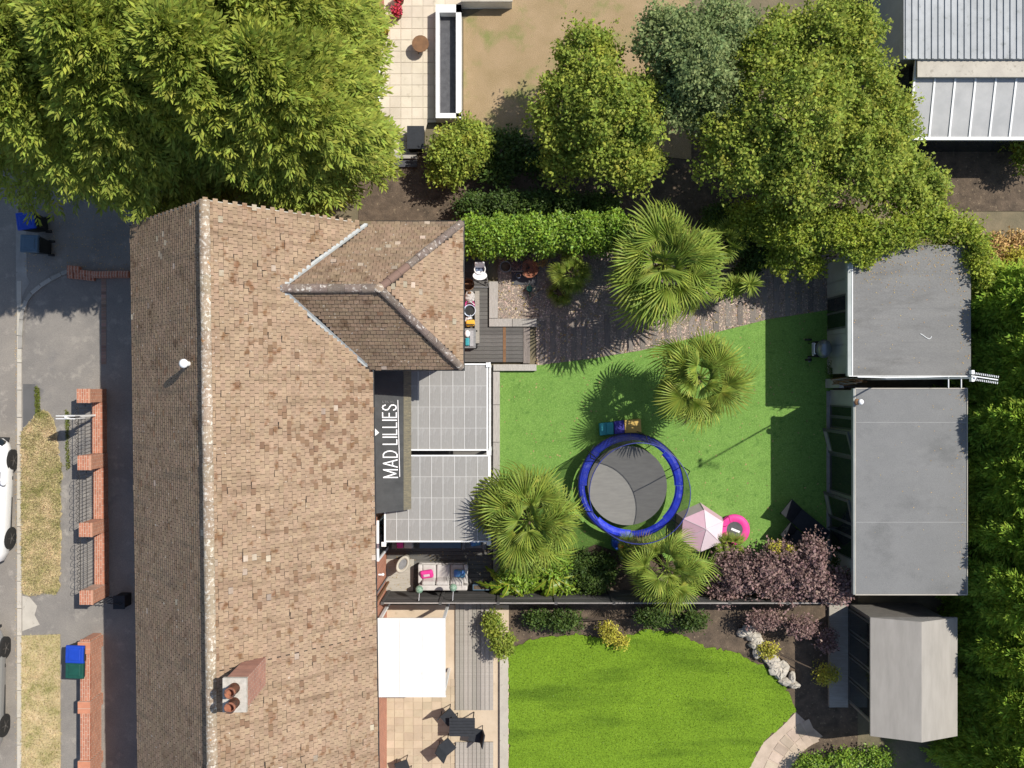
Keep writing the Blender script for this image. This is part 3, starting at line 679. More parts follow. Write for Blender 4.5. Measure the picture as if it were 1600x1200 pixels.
# front windows and door (street side)
for yc, wd, z0, z1 in ((3.0, 1.3, .9, 2.1), (-2.2, 1.9, .9, 2.1), (-5.2, 1.4, .9, 2.1), (3.0, 1.2, 3.3, 4.5), (-2.0, 1.6, 3.3, 4.5), (-5.2, 1.2, 3.3, 4.5)):
    fr = MB().box(HX0 - .03, HX0 + .02, yc - wd / 2, yc + wd / 2, z0, z1).build('window', MATS['white_plastic'], house)
    MB().box(HX0 - .034, HX0 - .025, yc - wd / 2 + .06, yc - .03, z0 + .06, z1 - .06).build('pane', MATS['glass_dark'], fr)
    MB().box(HX0 - .034, HX0 - .025, yc + .03, yc + wd / 2 - .06, z0 + .06, z1 - .06).build('pane', MATS['glass_dark'], fr)
MB().box(HX0 - .04, HX0 + .02, .2, 1.15, .05, 2.1).build('front_door', MATS['brown_wood'], house)

# ------------------------------------------------------------------ the attached neighbour's house (same roof carried on)
nb = thing('house', 'attached neighbouring house with the same brown tiled roof and a leaning brick chimney', 'house', (-7.4, -11, 0))
walls(nb, -22, YB - .03)
nr = main_roof(nb, YB - .02 - TW * 92, YB - .02, False, 40)
ch = P(382, 1072, 8.6)
ch = Vector((-6.35, -7.35, 0)); 
mb = MB(); zc = 9.35
c0 = P(390, 1060, 7.9)
CX, CY = c0.x, c0.y
chim = MB().box(CX - .24, CX + .24, CY - .36, CY + .36, 6.4, 9.0).build('chimney', B_CHIM, nb, at=(CX, CY, 6.4))
MB().box(CX - .28, CX + .28, CY - .40, CY + .40, 9.0, 9.1).build('chimney_crown', MATS['mortar'], chim)
for dy in (-.17, .17):
    MB().lathe([(.13, 0), (.11, .30), (.13, .32), (.13, .38), (.10, .38), (.10, .2), (.001, .2)], (CX, CY + dy, 9.1), 14).build('chimney_pot', MATS['terracotta'], chim, smooth=True)
MB().box(CX - .50, CX + .62, CY - .52, CY + .52, 6.55, 6.57).build('flashing', MATS['lead'], chim) if False else None
for xx, zz in ((CX + .36, 7.05),):
    M = Matrix.Translation((CX + .36, CY, ZR - (CX + .36 - XM) * SL_R + .06)) @ Matrix.Rotation(math.atan(SL_R), 4, 'Y')
    MB().mbox(M, .22, .9, .02).build('flashing', MATS['lead'], chim)
# ------------------------------------------------------------------ rear terrace of the house: deck, canopy, awning
dk = thing('terrace_deck', 'dark grey boarded terrace deck behind the house', 'deck', P(690, 700))
DZ = .16
y = gy(921)
while y < gy(572):
    MB().box(-4.18, gx(769), y + .004, y + .14, DZ - .03, DZ).build('deck_board', MATS['deck_board_pale'] if y < gy(878) and False else MATS['deck_board'], dk, at=(-3, y, DZ)); y += .145
MB().box(-4.18, gx(769), gy(921), gy(572), 0, DZ - .035).build('frame', MATS['slate'], dk)
dk2 = thing('wing_deck', 'dark boarded deck along the end wall of the rear wing', 'deck', P(760, 500))
y = gy(566); 
while y < gy(404):
    x1 = gx(817) if y < gy(512) else gx(762)
    MB().box(-1.6, x1, y + .004, y + .125, DZ - .03, DZ).build('deck_board', MATS['deck_board'], dk2, at=(-1, y, DZ)); y += .13
MB().box(-1.6, gx(762), gy(566), gy(404), 0, DZ - .035).box(gx(762), gx(817), gy(566), gy(512), 0, DZ - .035).build('frame', MATS['slate'], dk2)
MB().box(gx(786), gx(790.5), gy(566), gy(512), DZ, DZ + .012).build('edge_board', MATS['brown_wood'], dk2)
sheet('pale_step', [(594, 872), (648, 872), (646, 922), (594, 922)], DZ + .012, MATS['deck_board_pale'])
bench = thing('plank_step', 'long pale plank step beside the clutter against the wing wall', 'step', P(746, 495))
MB().box(gx(742.5), gx(749.5), gy(537), gy(456), DZ + .004, DZ + .13).build('plank', MATS['deck_board_pale'], bench)
# sleeper edging round deck and lawn
def sleeper_run(name, label, boxes, z1, m='sleeper'):
    t = thing(name, label, 'edging', P((boxes[0][0] + boxes[0][1]) / 2, (boxes[0][2] + boxes[0][3]) / 2))
    for a, b, c, d in boxes: MB().box(gx(a), gx(b), gy(d), gy(c), .0, z1).build('sleeper', MATS[m], t, at=(gx((a + b) / 2), gy((c + d) / 2), 0), bevel=.008)
    return t
sleeper_run('sleeper_edging', 'long pale sleeper edging between terrace and artificial lawn', [(770.5, 781, 581, 632), (770.5, 781, 632.6, 690), (770.5, 781, 690.6, 748), (770.5, 781, 748.6, 806), (770.5, 781, 806.6, 864), (770.5, 781, 864.6, 918)], .20)
sleeper_run('sleeper_step', 'grey sleeper edging across the corner where lawn, deck and gravel meet', [(771, 838, 569.5, 579.5)], .22)
sleeper_run('sleeper_bed_edge', 'sleeper edging turning a corner between wing deck and gravel', [(764.5, 778, 441, 498), (764.5, 800, 498.6, 511), (800.6, 838, 498.6, 511)], .24)
sleeper_run('sleeper_riser', 'brown sleeper riser between small deck and gravel path', [(817.5, 828, 512, 568)], .15, 'sleeper_path')

# glazed canopy
cn = thing('patio_canopy', 'white framed patio canopy with grey opal roof panels', 'canopy', P(690, 710))
def zc(px): return 2.62 - (px - 585) / 180.0 * .30
def CP(px, py, dz=0): z = zc(px) + dz; return P(px, py, z)
def cbox(mb, x0, x1, y0, y1, d0, d1):
    top = [CP(x0, y1, d1), CP(x1, y1, d1), CP(x1, y0, d1), CP(x0, y0, d1)]
    bot = [Vector((p.x, p.y, p.z - (d1 - d0))) for p in top]
    return mb.solid(top, bot)
colsU = [617, 635, 653, 671, 689, 707.5, 725.5, 743.5, 761.5]; rowsU = [569, 603, 636, 669, 703]
colsL = [601.5, 619.5, 638, 656, 674, 692, 710, 728, 746, 764]; rowsL = [712, 745, 778, 811.5, 846]
for cols, rows in ((colsU, rowsU), (colsL, rowsL)):
    for a, b in zip(cols, cols[1:]):
        for c, d in zip(rows, rows[1:]):
            mb = MB(); cbox(mb, a + .8, b - .8, c + .35, d - .35, -.012, .0); mb.build('pane', MATS['opal_sheet'], cn, at=CP(a, c))
    for a in cols:
        mb = MB(); w = 1.3 if a in (cols[0], cols[-1]) else .55; cbox(mb, a - w, a + w, rows[0], rows[-1], -.05, .012); mb.build('rafter', MATS['white_paint' if w > 1 else 'canopy_bar'], cn)
    for c in rows:
        mb = MB(); w = 1.1 if c in (rows[0], rows[-1]) else .32; cbox(mb, cols[0] - 1.4, cols[-1] + 1.4, c - w, c + w, -.03, .012 if w < 1 else .035); mb.build('glazing_bar', MATS['white_paint' if w > 1 else 'canopy_bar'], cn)
mb = MB(); cbox(mb, 764.6, 766.6, 566, 850, -.12, -.005); mb.build('gutter', MATS['white_paint'], cn)
for px, py in ((763, 570), (764, 707.5), (764, 848), (600, 850)):
    p = CP(px, py); MB().box(p.x - .045, p.x + .045, p.y - .045, p.y + .045, DZ, p.z - .02).build('post', MATS['white_paint'], cn)
    MB().box(p.x - .07, p.x + .07, p.y - .07, p.y + .07, p.z + .022, p.z + .06).build('post_cap', MATS['white_paint'], cn)
# awning with lettering
aw = thing('awning', 'black fabric awning lettered MAD LILLIES fixed below the rear eave', 'awning', P(610, 690))
def za(px): return 3.02 - (px - 583) / 58.0 * .22
def AP(px, py, dz=0): return P(px, py, za(px) + dz)
def awn(xa, xb, ya, yb, nm, m, d0=-.01, d1=0.0, nx=3, ny=24, sag=.012):
    mb = MB(); grid = []
    for j in range(ny + 1):
        for i in range(nx + 1):
            fx, fy = i / nx, j / ny
            px = xa + (xb - xa) * fx; yl = ya[0] + (ya[1] - ya[0]) * fx; yh = yb[0] + (yb[1] - yb[0]) * fx
            grid.append(AP(px, yl + (yh - yl) * fy, d1 + sag * math.sin(fy * 40 + fx * 2) * fx))
    n = len(grid); w = nx + 1
    fs = [(j * w + i, (j + 1) * w + i, (j + 1) * w + i + 1, j * w + i + 1) for j in range(ny) for i in range(nx)]
    lo = [Vector((p.x, p.y, p.z + d0 - d1)) for p in grid]
    fs2 = [tuple(n + k for k in f[::-1]) for f in fs]
    rim = [i for i in range(w)] + [(j + 1) * w - 1 for j in range(1, ny + 1)] + [ny * w + i for i in range(nx - 1, -1, -1)] + [j * w for j in range(ny - 1, 0, -1)]
    fr = [(rim[k], rim[(k + 1) % len(rim)], n + rim[(k + 1) % len(rim)], n + rim[k]) for k in range(len(rim))]
    mb.add(grid + lo, fs + fs2 + fr); return mb.build(nm, m, aw, at=AP(xa, ya[0]), smooth=False)
awn(582, 630.5, (578, 578), (803, 797.5), 'fabric', MATS['awning_cloth'])
awn(630.6, 642.5, (578, 579), (797.5, 795.5), 'valance', MATS['awning_stain'])
p0, p1 = AP(581, 578, .05), AP(581, 804, .05)
MB().cyl(p0, p1, .06).build('roller', MATS['white_paint'], aw)
GLYPH = {'M': (.86, [[(0, 0), (0, 1), (.5, .12), (1, 1), (1, 0)]]), 'A': (.80, [[(0, 0), (.5, 1), (1, 0)], [(.19, .34), (.81, .34)]]),
         'D': (.70, [[(0, 0), (0, 1), (.42, 1), (.74, .9), (.95, .68), (1, .5), (.95, .32), (.74, .1), (.42, 0), (0, 0)]]),
         'L': (.50, [[(0, 1), (0, 0), (1, 0)]]), 'I': (.0, [[(0, 0), (0, 1)]]), 'E': (.52, [[(1, 1), (0, 1), (0, 0), (1, 0)], [(0, .52), (.88, .52)]]),
         'S': (.60, [[(.95, .80), (.80, .95), (.5, 1.0), (.2, .95), (.04, .78), (.1, .62), (.35, .53), (.65, .46), (.92, .36), (.98, .2), (.82, .05), (.5, 0), (.2, .04), (.02, .2)]])}
def lettering(text, x_top, x_base, y_from, y_to, parent, stroke=.085, gap=.30, lift=.022):
    """sans capitals built from strokes; text runs from y_from to y_to, tops towards x_top"""
    tot = sum(.45 if ch == ' ' else GLYPH[ch][0] + gap for ch in text) - gap; u0 = 0.0; sc = (y_to - y_from) / tot; h = abs(x_base - x_top)
    for ch in text:
        if ch == ' ': u0 += .45; continue
        w, lines = GLYPH[ch]; mb = MB(); k = 0
        def W_(u, v, dz): px = x_base + (x_top - x_base) * v - 2.0 * (u0 + u) / tot; return P(px, y_from + sc * (u0 + u), za(px) + lift + dz)
        ratio = abs(sc) / h
        for ln in lines:
            pts = [Vector((a * w * ratio, b)) for a, b in ln]
            for p_, q_ in zip(pts, pts[1:]):
                d = (q_ - p_).normalized() * stroke * .5; n_ = Vector((-d.y, d.x)); a_, b_ = p_ - d * .9, q_ + d * .9; k += 1; z_ = .0012 * (k % 5)
                quad = [a_ - n_, b_ - n_, b_ + n_, a_ + n_]
                top = [W_(c_.x / ratio, c_.y, z_ + .006) for c_ in quad]; mb.solid(top, [W_(c_.x / ratio, c_.y, z_) for c_ in quad])
        mb.build('letter', MATS['lettering'], parent); u0 += w + gap
lettering('MAD LILLIES', 599.5, 621.0, 746.0, 632.5, aw)
mb = MB(); a = AP(624.6, 745, .022); b = AP(621.6, 625, .022)
mb.solid([a + V_((-.011, 0, .004)), a + V_((.011, 0, .004)), b + V_((.011, 0, .004)), b + V_((-.011, 0, .004))], [a + V_((-.011, 0, 0)), a + V_((.011, 0, 0)), b + V_((.011, 0, 0)), b + V_((-.011, 0, 0))]).build('underline', MATS['lettering'], aw)
# row of small glyph-like marks beyond the last letter
for k in range(5):
    xk = 598.5 + k * 4.0; q = AP(xk, 628, .022)
    MB().box(q.x - .022, q.x - .010, q.y - .035, q.y + .035, q.z, q.z + .004).box(q.x + .006, q.x + .02, q.y - .035, q.y + (.03 if k % 2 else -.005), q.z, q.z + .004).build('small_letter', MATS['pot_grey'], aw)
# diamond plate above the awning
ds = thing('diamond_sign', 'white diamond shaped plate sticking out below the rear eave', 'sign', P(584, 675, 3.25))
c = P(581.5, 675, 3.3)
MB().prism([(c.x + .21, c.y - .02), (c.x, c.y + .19), (c.x - .21, c.y + .02), (c.x, c.y - .19)], 3.29, 3.31).build('plate', MATS['white_plastic'], ds)
MB().prism([(c.x + .10, c.y - .02), (c.x + .05, c.y + .05), (c.x + .02, c.y + .04), (c.x + .08, c.y - .06)], 3.311, 3.315).build('mark', MATS['pot_grey'], ds)
MB().cyl((HX1, c.y, 3.2), (c.x, c.y, 3.28), .015).build('bracket', MATS['iron'], ds)

# ------------------------------------------------------------------ gravel, sleeper path and lawn of the garden
GRAV = [(778, 404), (850, 395), (1000, 380), (1330, 380), (1330, 486), (1297, 484), (1200, 499), (1100, 524), (1000, 548), (920, 561), (838, 571), (838, 511), (778, 497)]
gv = sheet('gravel_bed', GRAV, .03, MATS['gravel'], rag=.012)
LAWN = [(781, 573), (838, 571), (920, 561), (1000, 548), (1100, 524), (1200, 499), (1297, 484), (1301, 600), (1301, 880), (1290, 905), (1180, 880), (1090, 880), (990, 870), (930, 850), (880, 872), (781, 880)]
sheet('lawn', LAWN, .05, MATS['lawn'], thick=.05)
sheet('planting_bed', [(781, 874), (890, 850), (1000, 850), (1120, 840), (1300, 860), (1345, 930), (781, 930)], .034, MATS['soil'])
sheet('shrub_bed', [(700, 345), (1340, 330), (1340, 404), (860, 408), (730, 404)], .024, MATS['soil'])
def lawn_edge(x): 
    pts = [(838, 571), (920, 561), (1000, 548), (1100, 524), (1200, 499), (1297, 484)]
    for (a, b), (c, d) in zip(pts, pts[1:]):
        if a <= x <= c: return b + (d - b) * (x - a) / (c - a)
    return 484
sp = random.Random(5)
for i, x in enumerate([843, 859, 876, 892, 908, 925, 944, 962, 981, 1000, 1019, 1038, 1057, 1076, 1095, 1114, 1133, 1152, 1171, 1190, 1208, 1226, 1244, 1262, 1280]):
    w = sp.uniform(8.0, 9.6); y1 = lawn_edge(x) - sp.uniform(0, 3); y0 = (500 + sp.uniform(-8, 4)) if x < 1000 else y1 - sp.uniform(64, 84)
    MB().box(gx(x), gx(x + w), gy(y1), gy(y0), .0, .041 + sp.uniform(-.003, .006)).build('sleeper', MATS['sleeper_path'], gv, at=(gx(x), gy(y1), 0), bevel=.008)
# loose stone chips
pts = np.array([P(x, y, 0) for x, y in scatter(GRAV, 17000)])
rs = np.random.RandomState(3); n = len(pts)
octv = np.array([(1, 0, 0), (-.8, .5, 0), (-.5, -.9, 0), (.1, .1, .75)])
sc = rs.uniform(.012, .038, n); an = rs.rand(n) * 6.28; el = rs.uniform(.6, 1.5, n)
v = np.empty((n, 4, 3))
for k, q in enumerate(octv):
    x = q[0] * el; y_ = q[1]
    v[:, k, 0] = pts[:, 0] + sc * (x * np.cos(an) - y_ * np.sin(an)); v[:, k, 1] = pts[:, 1] + sc * (x * np.sin(an) + y_ * np.cos(an)); v[:, k, 2] = .031 + sc * q[2] * .8
me = bpy.data.meshes.new('gravel'); me.vertices.add(4 * n); me.vertices.foreach_set('co', v.ravel())
tri = np.array([(0, 1, 3), (1, 2, 3), (2, 0, 3)]); idx = (np.arange(n)[:, None, None] * 4 + tri[None]).ravel().astype(np.int32)
me.loops.add(len(idx)); me.loops.foreach_set('vertex_index', idx); me.polygons.add(3 * n); me.polygons.foreach_set('loop_start', np.arange(0, 9 * n, 3, dtype=np.int32)); me.update(calc_edges=True)
tag(link('gravel', me, MATS['stone_chip']), 'loose pale stone chippings spread between the path sleepers', 'gravel', kind='stuff')

# boundary fence along the garden's lower side
fn = thing('boundary_fence', 'dark horizontal board fence closing off the planted side of the garden', 'fence', P(950, 925))
FY = gy(921.5); x = -4.1
k = 0
while x < 10.4:
    x2 = min(x + 1.83, 10.6)
    for j in range(9):
        z = .06 + j * .19
        MB().box(x + .05, x2 - .05, FY - .02 + .004 * (j % 2), FY + .003 * (j % 3), z, z + .183).build('board', MATS['fence_wood'], fn, at=(x, FY, z))
    MB().box(x - .045, x + .045, FY - .06, FY + .03, 0, 1.80).build('post', MATS['fence_wood'], fn)
    MB().box(x + .05, x2 - .05, FY - .03, FY + .012, 1.785, 1.80).build('top_rail', MATS['fence_pale'], fn)
    x = x2; k += 1
# ------------------------------------------------------------------ garden rooms
RH = 2.76
def room(name, label, roof_px, m_roof, fascia=True):
    t = thing(name, label, 'garden room', P(roof_px[0][0], roof_px[2][1], 0))
    top = [P(x, y, RH) for x, y in roof_px]
    xs = [p.x for p in top]; ys = [p.y for p in top]
    mb = MB().prism([(p.x, p.y) for p in top], RH - .05, RH); ro = mb.build('roof', m_roof, t, at=top[0])
    return t, min(xs), max(xs), min(ys), max(ys), ro
# room behind the gas grill, partly under the climber
t1, x0, x1, y0, y1, ro1 = room('garden_room', 'flat roofed garden room overgrown by a climber at one corner', [(1331, 383), (1517, 383), (1517, 587), (1331, 587)], MATS['grey_felt_worn'])
WF = x0 + .22                                  # facade plane
MB().box(x0 - .13, x0 - .002, y0, y1, RH - .16, RH + .015).build('fascia', MATS['grey_render'], t1)
MB().box(x0 - .004, x0 + .022, y0, y1 - .6, RH + .001, RH + .03).build('trim', MATS['white_paint'], t1)
MB().box(x0 - .1, x1, y0 - .025, y0 - .002, RH - .15, RH + .03).build('trim', MATS['white_paint'], t1)
MB().box(WF, x1 - .12, y0 + .08, y1 - .1, 0, RH - .052).build('wall', MATS['grey_render'], t1, at=(WF, y0, 0))
mid = lambda py: P(0, py, 1.3).y
MB().box(WF - .02, WF + .05, mid(512), mid(462), .08, 2.35).build('glass_door', MATS['glass_dark'], t1)
for yy in (mid(512), mid(487), mid(462)): MB().box(WF - .035, WF + .05, yy - .03, yy + .03, .06, 2.4).build('door_frame', MATS['grey_frame'], t1)
for py in (575, 556, 538, 521): MB().box(WF - .018, WF - .001, mid(py) + .01, mid(py - 16), .05, 2.5).build('cladding', MATS['grey_render'], t1)
for py in (455, 437): MB().box(WF - .018, WF - .001, mid(py) + .01, mid(py - 16), .05, 2.5).build('cladding', MATS['grey_render'], t1)
for k, xx in enumerate((.9, 1.9, 2.9)):
    MB().box(x0 + .05, x1 - .02, y0 + 4.05 - xx * 1.05, y0 + 4.06 - xx * 1.05, RH + .0005, RH + .004).build('felt_seam', MATS['grey_felt'], ro1)
rs = random.Random(4)
q = [P(1447 + 9 * math.cos(a), 522 + 9 * math.sin(a) * .6 + 3 * math.sin(2 * a), RH + .012) for a in [0.3 + i * .22 for i in range(14)]]
cb = thing('cable_offcut', 'pale curl of cable lying on the garden room roof', 'cable', P(1447, 522, RH)); MB().tube(q, .012, 5).build('cable', MATS['white_paint'], cb)
# larger room with two open doors
t2, x0, x1, y0, y1, ro2 = room('garden_room', 'long flat grey roofed garden room with two open doors', [(1336, 607), (1511, 607), (1511, 929), (1336, 929)], MATS['grey_felt'])
X2, Y20, Y21 = x0, y0, y1
WF2 = x0 + .20
MB().box(x0 - .05, x0 - .002, y0, y1, RH - .15, RH + .012).build('fascia', MATS['grey_render'], t2)
for a, b, c, d in ((x0 - .012, x0 + .012, y0, y1), (x0, x1, y0 - .016, y0 + .008), (x0, x1, y1 - .008, y1 + .016), (x1 - .008, x1 + .012, y0, y1)):
    MB().box(a, b, c, d, RH - .02, RH + .022).build('trim', MATS['concrete_light'], t2)
MB().box(WF2, x1 - .1, y0 + .06, y1 - .06, 0, RH - .052).build('wall', MATS['grey_render'], t2, at=(WF2, y0, 0))
for py in (682, 838): 
    yy = P(0, py - 22, RH).y; MB().box(x0 + .03, x1 - .02, yy - .010, yy + .010, RH + .0005, RH + .004).build('felt_seam', mat('seam_felt', (.27, .268, .26), (.23, .228, .22), 4, .9), ro2)
MB().box(WF2 - .12, WF2 - .001, y0 + .1, y1 - .1, 0, .10).build('plinth', MATS['concrete'], t2)
def opening(pa, pb, nm='window', z0=.12, z1=2.3, bars=1):
    a, b = mid(pb), mid(pa)
    f = MB().box(WF2 - .03, WF2 + .03, a, b, z0, z1).build(nm, MATS['grey_frame'], t2)
    n = bars + 1; w = (b - a) / n
    for i in range(n): MB().box(WF2 - .036, WF2 - .028, a + i * w + .05, a + (i + 1) * w - .05, z0 + .08, z1 - .08).build('pane', MATS['glass_dark'], f)
opening(634, 670); opening(713, 772, 'door_opening', .1, 2.35, 0); opening(800, 868, 'window', .12, 2.3, 1)
def door_leaf(py, ang):
    y = mid(py); piv = Vector((WF2 - .04, y, 0)); L = .85
    M = Matrix.Translation(piv) @ Matrix.Rotation(ang, 4, 'Z')
    lf = MB().mbox(M @ Matrix.Translation((-L / 2, 0, 1.2)), L, .05, 2.2).build('open_door', MATS['grey_frame'], t2)
    MB().mbox(M @ Matrix.Translation((-L / 2, 0, 1.35)), L - .2, .056, 1.6).build('pane', MATS['glass_dark'], lf)
    MB().mbox(M @ Matrix.Translation((-L / 2, .0, .28)), L - .2, .058, .3).build('panel', MATS['grey_render'], lf)
    MB().mbox(M @ Matrix.Translation((-L + .08, .04, 1.05)), .1, .04, .03).build('handle', MATS['steel'], lf)
door_leaf(712, R(-76)); door_leaf(815, R(-78))
MB().cyl((WF2 - .25, mid(826), 1.0), (WF2 - .25, mid(826) - .02, 1.0), .16).build('hanging_wreath', MATS['lounger_black'], t2)
# dark interior strip is the glass; floor plate between the rooms
# floodlight on the roof corner
fl = thing('security_lamp', 'small white domed lamp on the corner of the long flat roof', 'lamp', P(1341, 628, RH))
c = P(1345, 628, RH + .22); MB().cyl(P(1338, 628, RH), P(1340, 628, RH + .2), .02).build('bracket', MATS['iron'], fl)
MB().ell(c, .09, .09, .08).build('dome', MATS['white_plastic'], fl, smooth=True)
MB().ell(P(1339, 628, RH + .17), .09, .10, .05).build('backplate', MATS['brown_wood'], fl)
# aerial mast between the rooms
ae = thing('tv_aerial', 'white television aerial on a very tall pole rising between the garden rooms', 'aerial', P(1330, 593, 0))
mb0 = P(1330, 593, 0); mt = P(1519, 590, 7.9)
MB().cyl((mb0.x, mb0.y, 0), (mb0.x, mb0.y, 8.05), .028, .022, 10).build('mast', MATS['white_paint'], ae)
b0 = Vector((mb0.x - .06, mb0.y + .05, 7.95)); b1 = b0 + Vector((.66, -.10, 0))
MB().cyl(b0, b1, .016).build('boom', MATS['white_plastic'], ae)
dv = (b1 - b0).normalized(); sv = Vector((-dv.y, dv.x, 0))
for i in range(14):
    q = b0.lerp(b1, .10 + .90 * i / 13.0)
    for s_ in (-1, 1): MB().cyl(q + sv * s_ * .05, q + sv * s_ * .10, .011, n=6).build('element', MATS['white_plastic'], ae)
for s_ in (-1, 1): MB().rbox(b0.x + .02, b0.y + s_ * .09, 7.95, .07, .10, .12).build('reflector', MATS['white_plastic'], ae)
for z_ in (2.3, 2.6): MB().cyl((mb0.x, mb0.y, z_), (mb0.x + .25, mb0.y + .12, z_), .018).build('bracket', MATS['steel'], ae)
cbt = thing('pipe_run', 'white cable conduit running along the edge of the grill room roof', 'pipe', P(1400, 588, RH))
MB().tube([P(1340, 589, RH + .05), P(1380, 590, RH + .06), P(1440, 589.5, RH + .05), P(1480, 588, RH + .07), P(1512, 588, RH + .06)], .018).build('pipe', MATS['white_paint'], cbt)
for px in (1482, 1502): MB().cyl(P(px, 589, RH + .05), P(px, 606, RH + .05), .018).build('strut', MATS['white_paint'], cbt)
# gate and withered branches in the gap
gt = thing('side_gate', 'pale low gate post and panel closing the gap between the garden rooms', 'gate', P(1298, 598))
MB().box(gx(1289), gx(1296), gy(606), gy(592), 0, 1.3).build('post', MATS['grey_render'], gt)
MB().box(gx(1296), gx(1330), gy(605), gy(602.5), .05, 1.2).build('panel', MATS['fence_wood'], gt)
br = thing('dead_branches', 'bundle of dry brown branches jammed above the gap between garden rooms', 'branches', P(1320, 595, 0))
rs = random.Random(8)
for i in range(14):
    a = P(1300 + rs.uniform(-2, 6), 597 + rs.uniform(-4, 4), 1.3 + rs.uniform(0, .3)); b = P(1345 + rs.uniform(-8, 10), 595 + rs.uniform(-4, 5), 2.3 + rs.uniform(-.2, .5))
    m_ = a.lerp(b, .5) + Vector((rs.uniform(-.08, .08), rs.uniform(-.1, .1), rs.uniform(-.05, .2)))
    MB().tube([a, m_, b], [.022, .018, .008], 5).build('branch', MATS['fence_pale'] if i % 3 == 0 else MATS['brown_wood'], br)

# ------------------------------------------------------------------ gas grill
bb = thing('gas_grill', 'grey lidded gas barbecue on wheels in the shade of the garden room', 'barbecue', P(1284, 548))
c = P(1287, 545, .95)
MB().lathe([(.001, .30), (.15, .285), (.24, .22), (.29, .10), (.30, 0), (.28, -.10), (.2, -.22), (.001, -.25)], c, 22, .82, 1.02).build('lid', MATS['grill_lid'], bb, smooth=True)
MB().box(c.x - .20, c.x + .20, c.y - .26, c.y + .26, .45, .74).build('cabinet', MATS['bin_black'], bb)
MB().box(c.x - .36, c.x - .26, c.y - .18, c.y + .20, .86, .90).build('shelf', MATS['steel'], bb)
MB().tube([(c.x - .27, c.y - .16, .98), (c.x - .32, c.y - .16, 1.0), (c.x - .32, c.y + .16, 1.0), (c.x - .27, c.y + .16, .98)], .015).build('handle', MATS['white_plastic'], bb)
for dx, dy in ((-.2, -.22), (-.2, .22), (.2, -.22), (.2, .22)): MB().cyl((c.x + dx, c.y + dy, .05), (c.x + dx, c.y + dy, .55), .018).build('leg', MATS['iron'], bb)
for dy in (-.34, .34): MB().cyl((c.x - .22, c.y + dy - .03, .12), (c.x - .22, c.y + dy + .03, .12), .11, n=16).build('wheel', MATS['rubber'], bb)
for dy in (-.1, .05, -.2): MB().cyl((c.x - .27, c.y + dy, .80), (c.x - .32, c.y + dy, .80), .022).build('knob', MATS['white_plastic'], bb)
sb = thing('wheel_toy', 'small pale oval lid lying on the shaded lawn beside the barbecue', 'lid', P(1264.5, 561)); MB().lathe([(.11, 0), (.10, .035), (.001, .045)], P(1264.5, 561, .05), 14, .55, 1.).build('lid', MATS['pot_grey'], sb)

# ------------------------------------------------------------------ sun loungers
def lounger(label, px, py, ang, L, w, back):
    t = thing('sun_lounger', label, 'sun lounger', P(px, py))
    d = Vector((math.cos(ang), math.sin(ang), 0)); o = Vector(P(px, py)); s = Vector((-d.y, d.x, 0))
    def slab(a, b, za_, zb, th, nm):
        A, Bv = o + d * a, o + d * b
        top = [A - s * w / 2 + V_((0, 0, za_)), Bv - s * w / 2 + V_((0, 0, zb)), Bv + s * w / 2 + V_((0, 0, zb)), A + s * w / 2 + V_((0, 0, za_))]
        MB().solid(top, [p - V_((0, 0, th)) for p in top]).build(nm, MATS['lounger_black'], t)
    slab(back, L, .36, .34, .06, 'seat'); slab(0, back - .01, .80, .37, .05, 'backrest')
    for a in (back + .05, L - .12):
        for q in (-1, 1): p = o + d * a + s * q * (w / 2 - .04); MB().cyl((p.x, p.y, .05), (p.x, p.y, .33), .018).build('leg', MATS['iron'], t)
    for q in (-1, 1):
        p = o + d * .22 + s * q * (w / 2 - .04); MB().cyl((p.x, p.y, .05), (p.x, p.y, .60), .014).build('leg', MATS['iron'], t)
lounger('long black sun lounger pointing at the purple bush on the shaded lawn', 1217.5, 785.5, R(-39), 1.85, .58, .62)
lounger('short black lounge chair tucked beside the long sun lounger and the purple bush', 1216, 820, R(-39), .98, .52, .48)

# ------------------------------------------------------------------ trampoline
TX, TY = 3.89, -3.33
tr = thing('trampoline', 'round trampoline with blue edge pad and black safety net on the lawn', 'trampoline', (TX, TY, .05))
ZP = .76; RO, RI, RT, ZT = 1.71, 1.49, 1.54, 2.85
def ring(r, z, n=48, cx=TX, cy=TY): return [(cx + r * math.cos(2 * math.pi * i / n), cy + r * math.sin(2 * math.pi * i / n), z) for i in range(n)]
MB().tube(ring(RO - .04, ZP - .05), .025, 6, True).build('frame', MATS['steel'], tr)
MB().lathe([(1.30, ZP - .035), (1.30, ZP - .03), (.001, ZP - .055)], (TX - .11, TY, 0), 48).build('mat', MATS['mat_fabric'], tr)
for i in range(8):
    a0, a1 = 2 * math.pi * i / 8 + .002, 2 * math.pi * (i + 1) / 8 - .002; mb = MB(); vs = []; m_ = 10; pw_ = (.06, -.01, .02, .05, -.02, .04, .0, .03)[i]
    for j in range(m_ + 1):
        a = a0 + (a1 - a0) * j / m_; bulge = .018 * math.sin(math.pi * j / m_) + random.uniform(-.006, .006)
        for r_, z_ in ((RI - pw_, ZP - .02), (RI - pw_ + .05, ZP + .018 + bulge), ((RI + RO) / 2, ZP + .03 + bulge), (RO - .03, ZP + .018 + bulge), (RO + .02, ZP - .03)): vs.append((TX + r_ * math.cos(a), TY + r_ * math.sin(a), z_))
    fs = [(j * 5 + k, (j + 1) * 5 + k, (j + 1) * 5 + k + 1, j * 5 + k + 1) for j in range(m_) for k in range(4)]
    MB().add(vs, [f[::-1] for f in fs]).build('edge_pad', MATS['pad_blue'], tr)
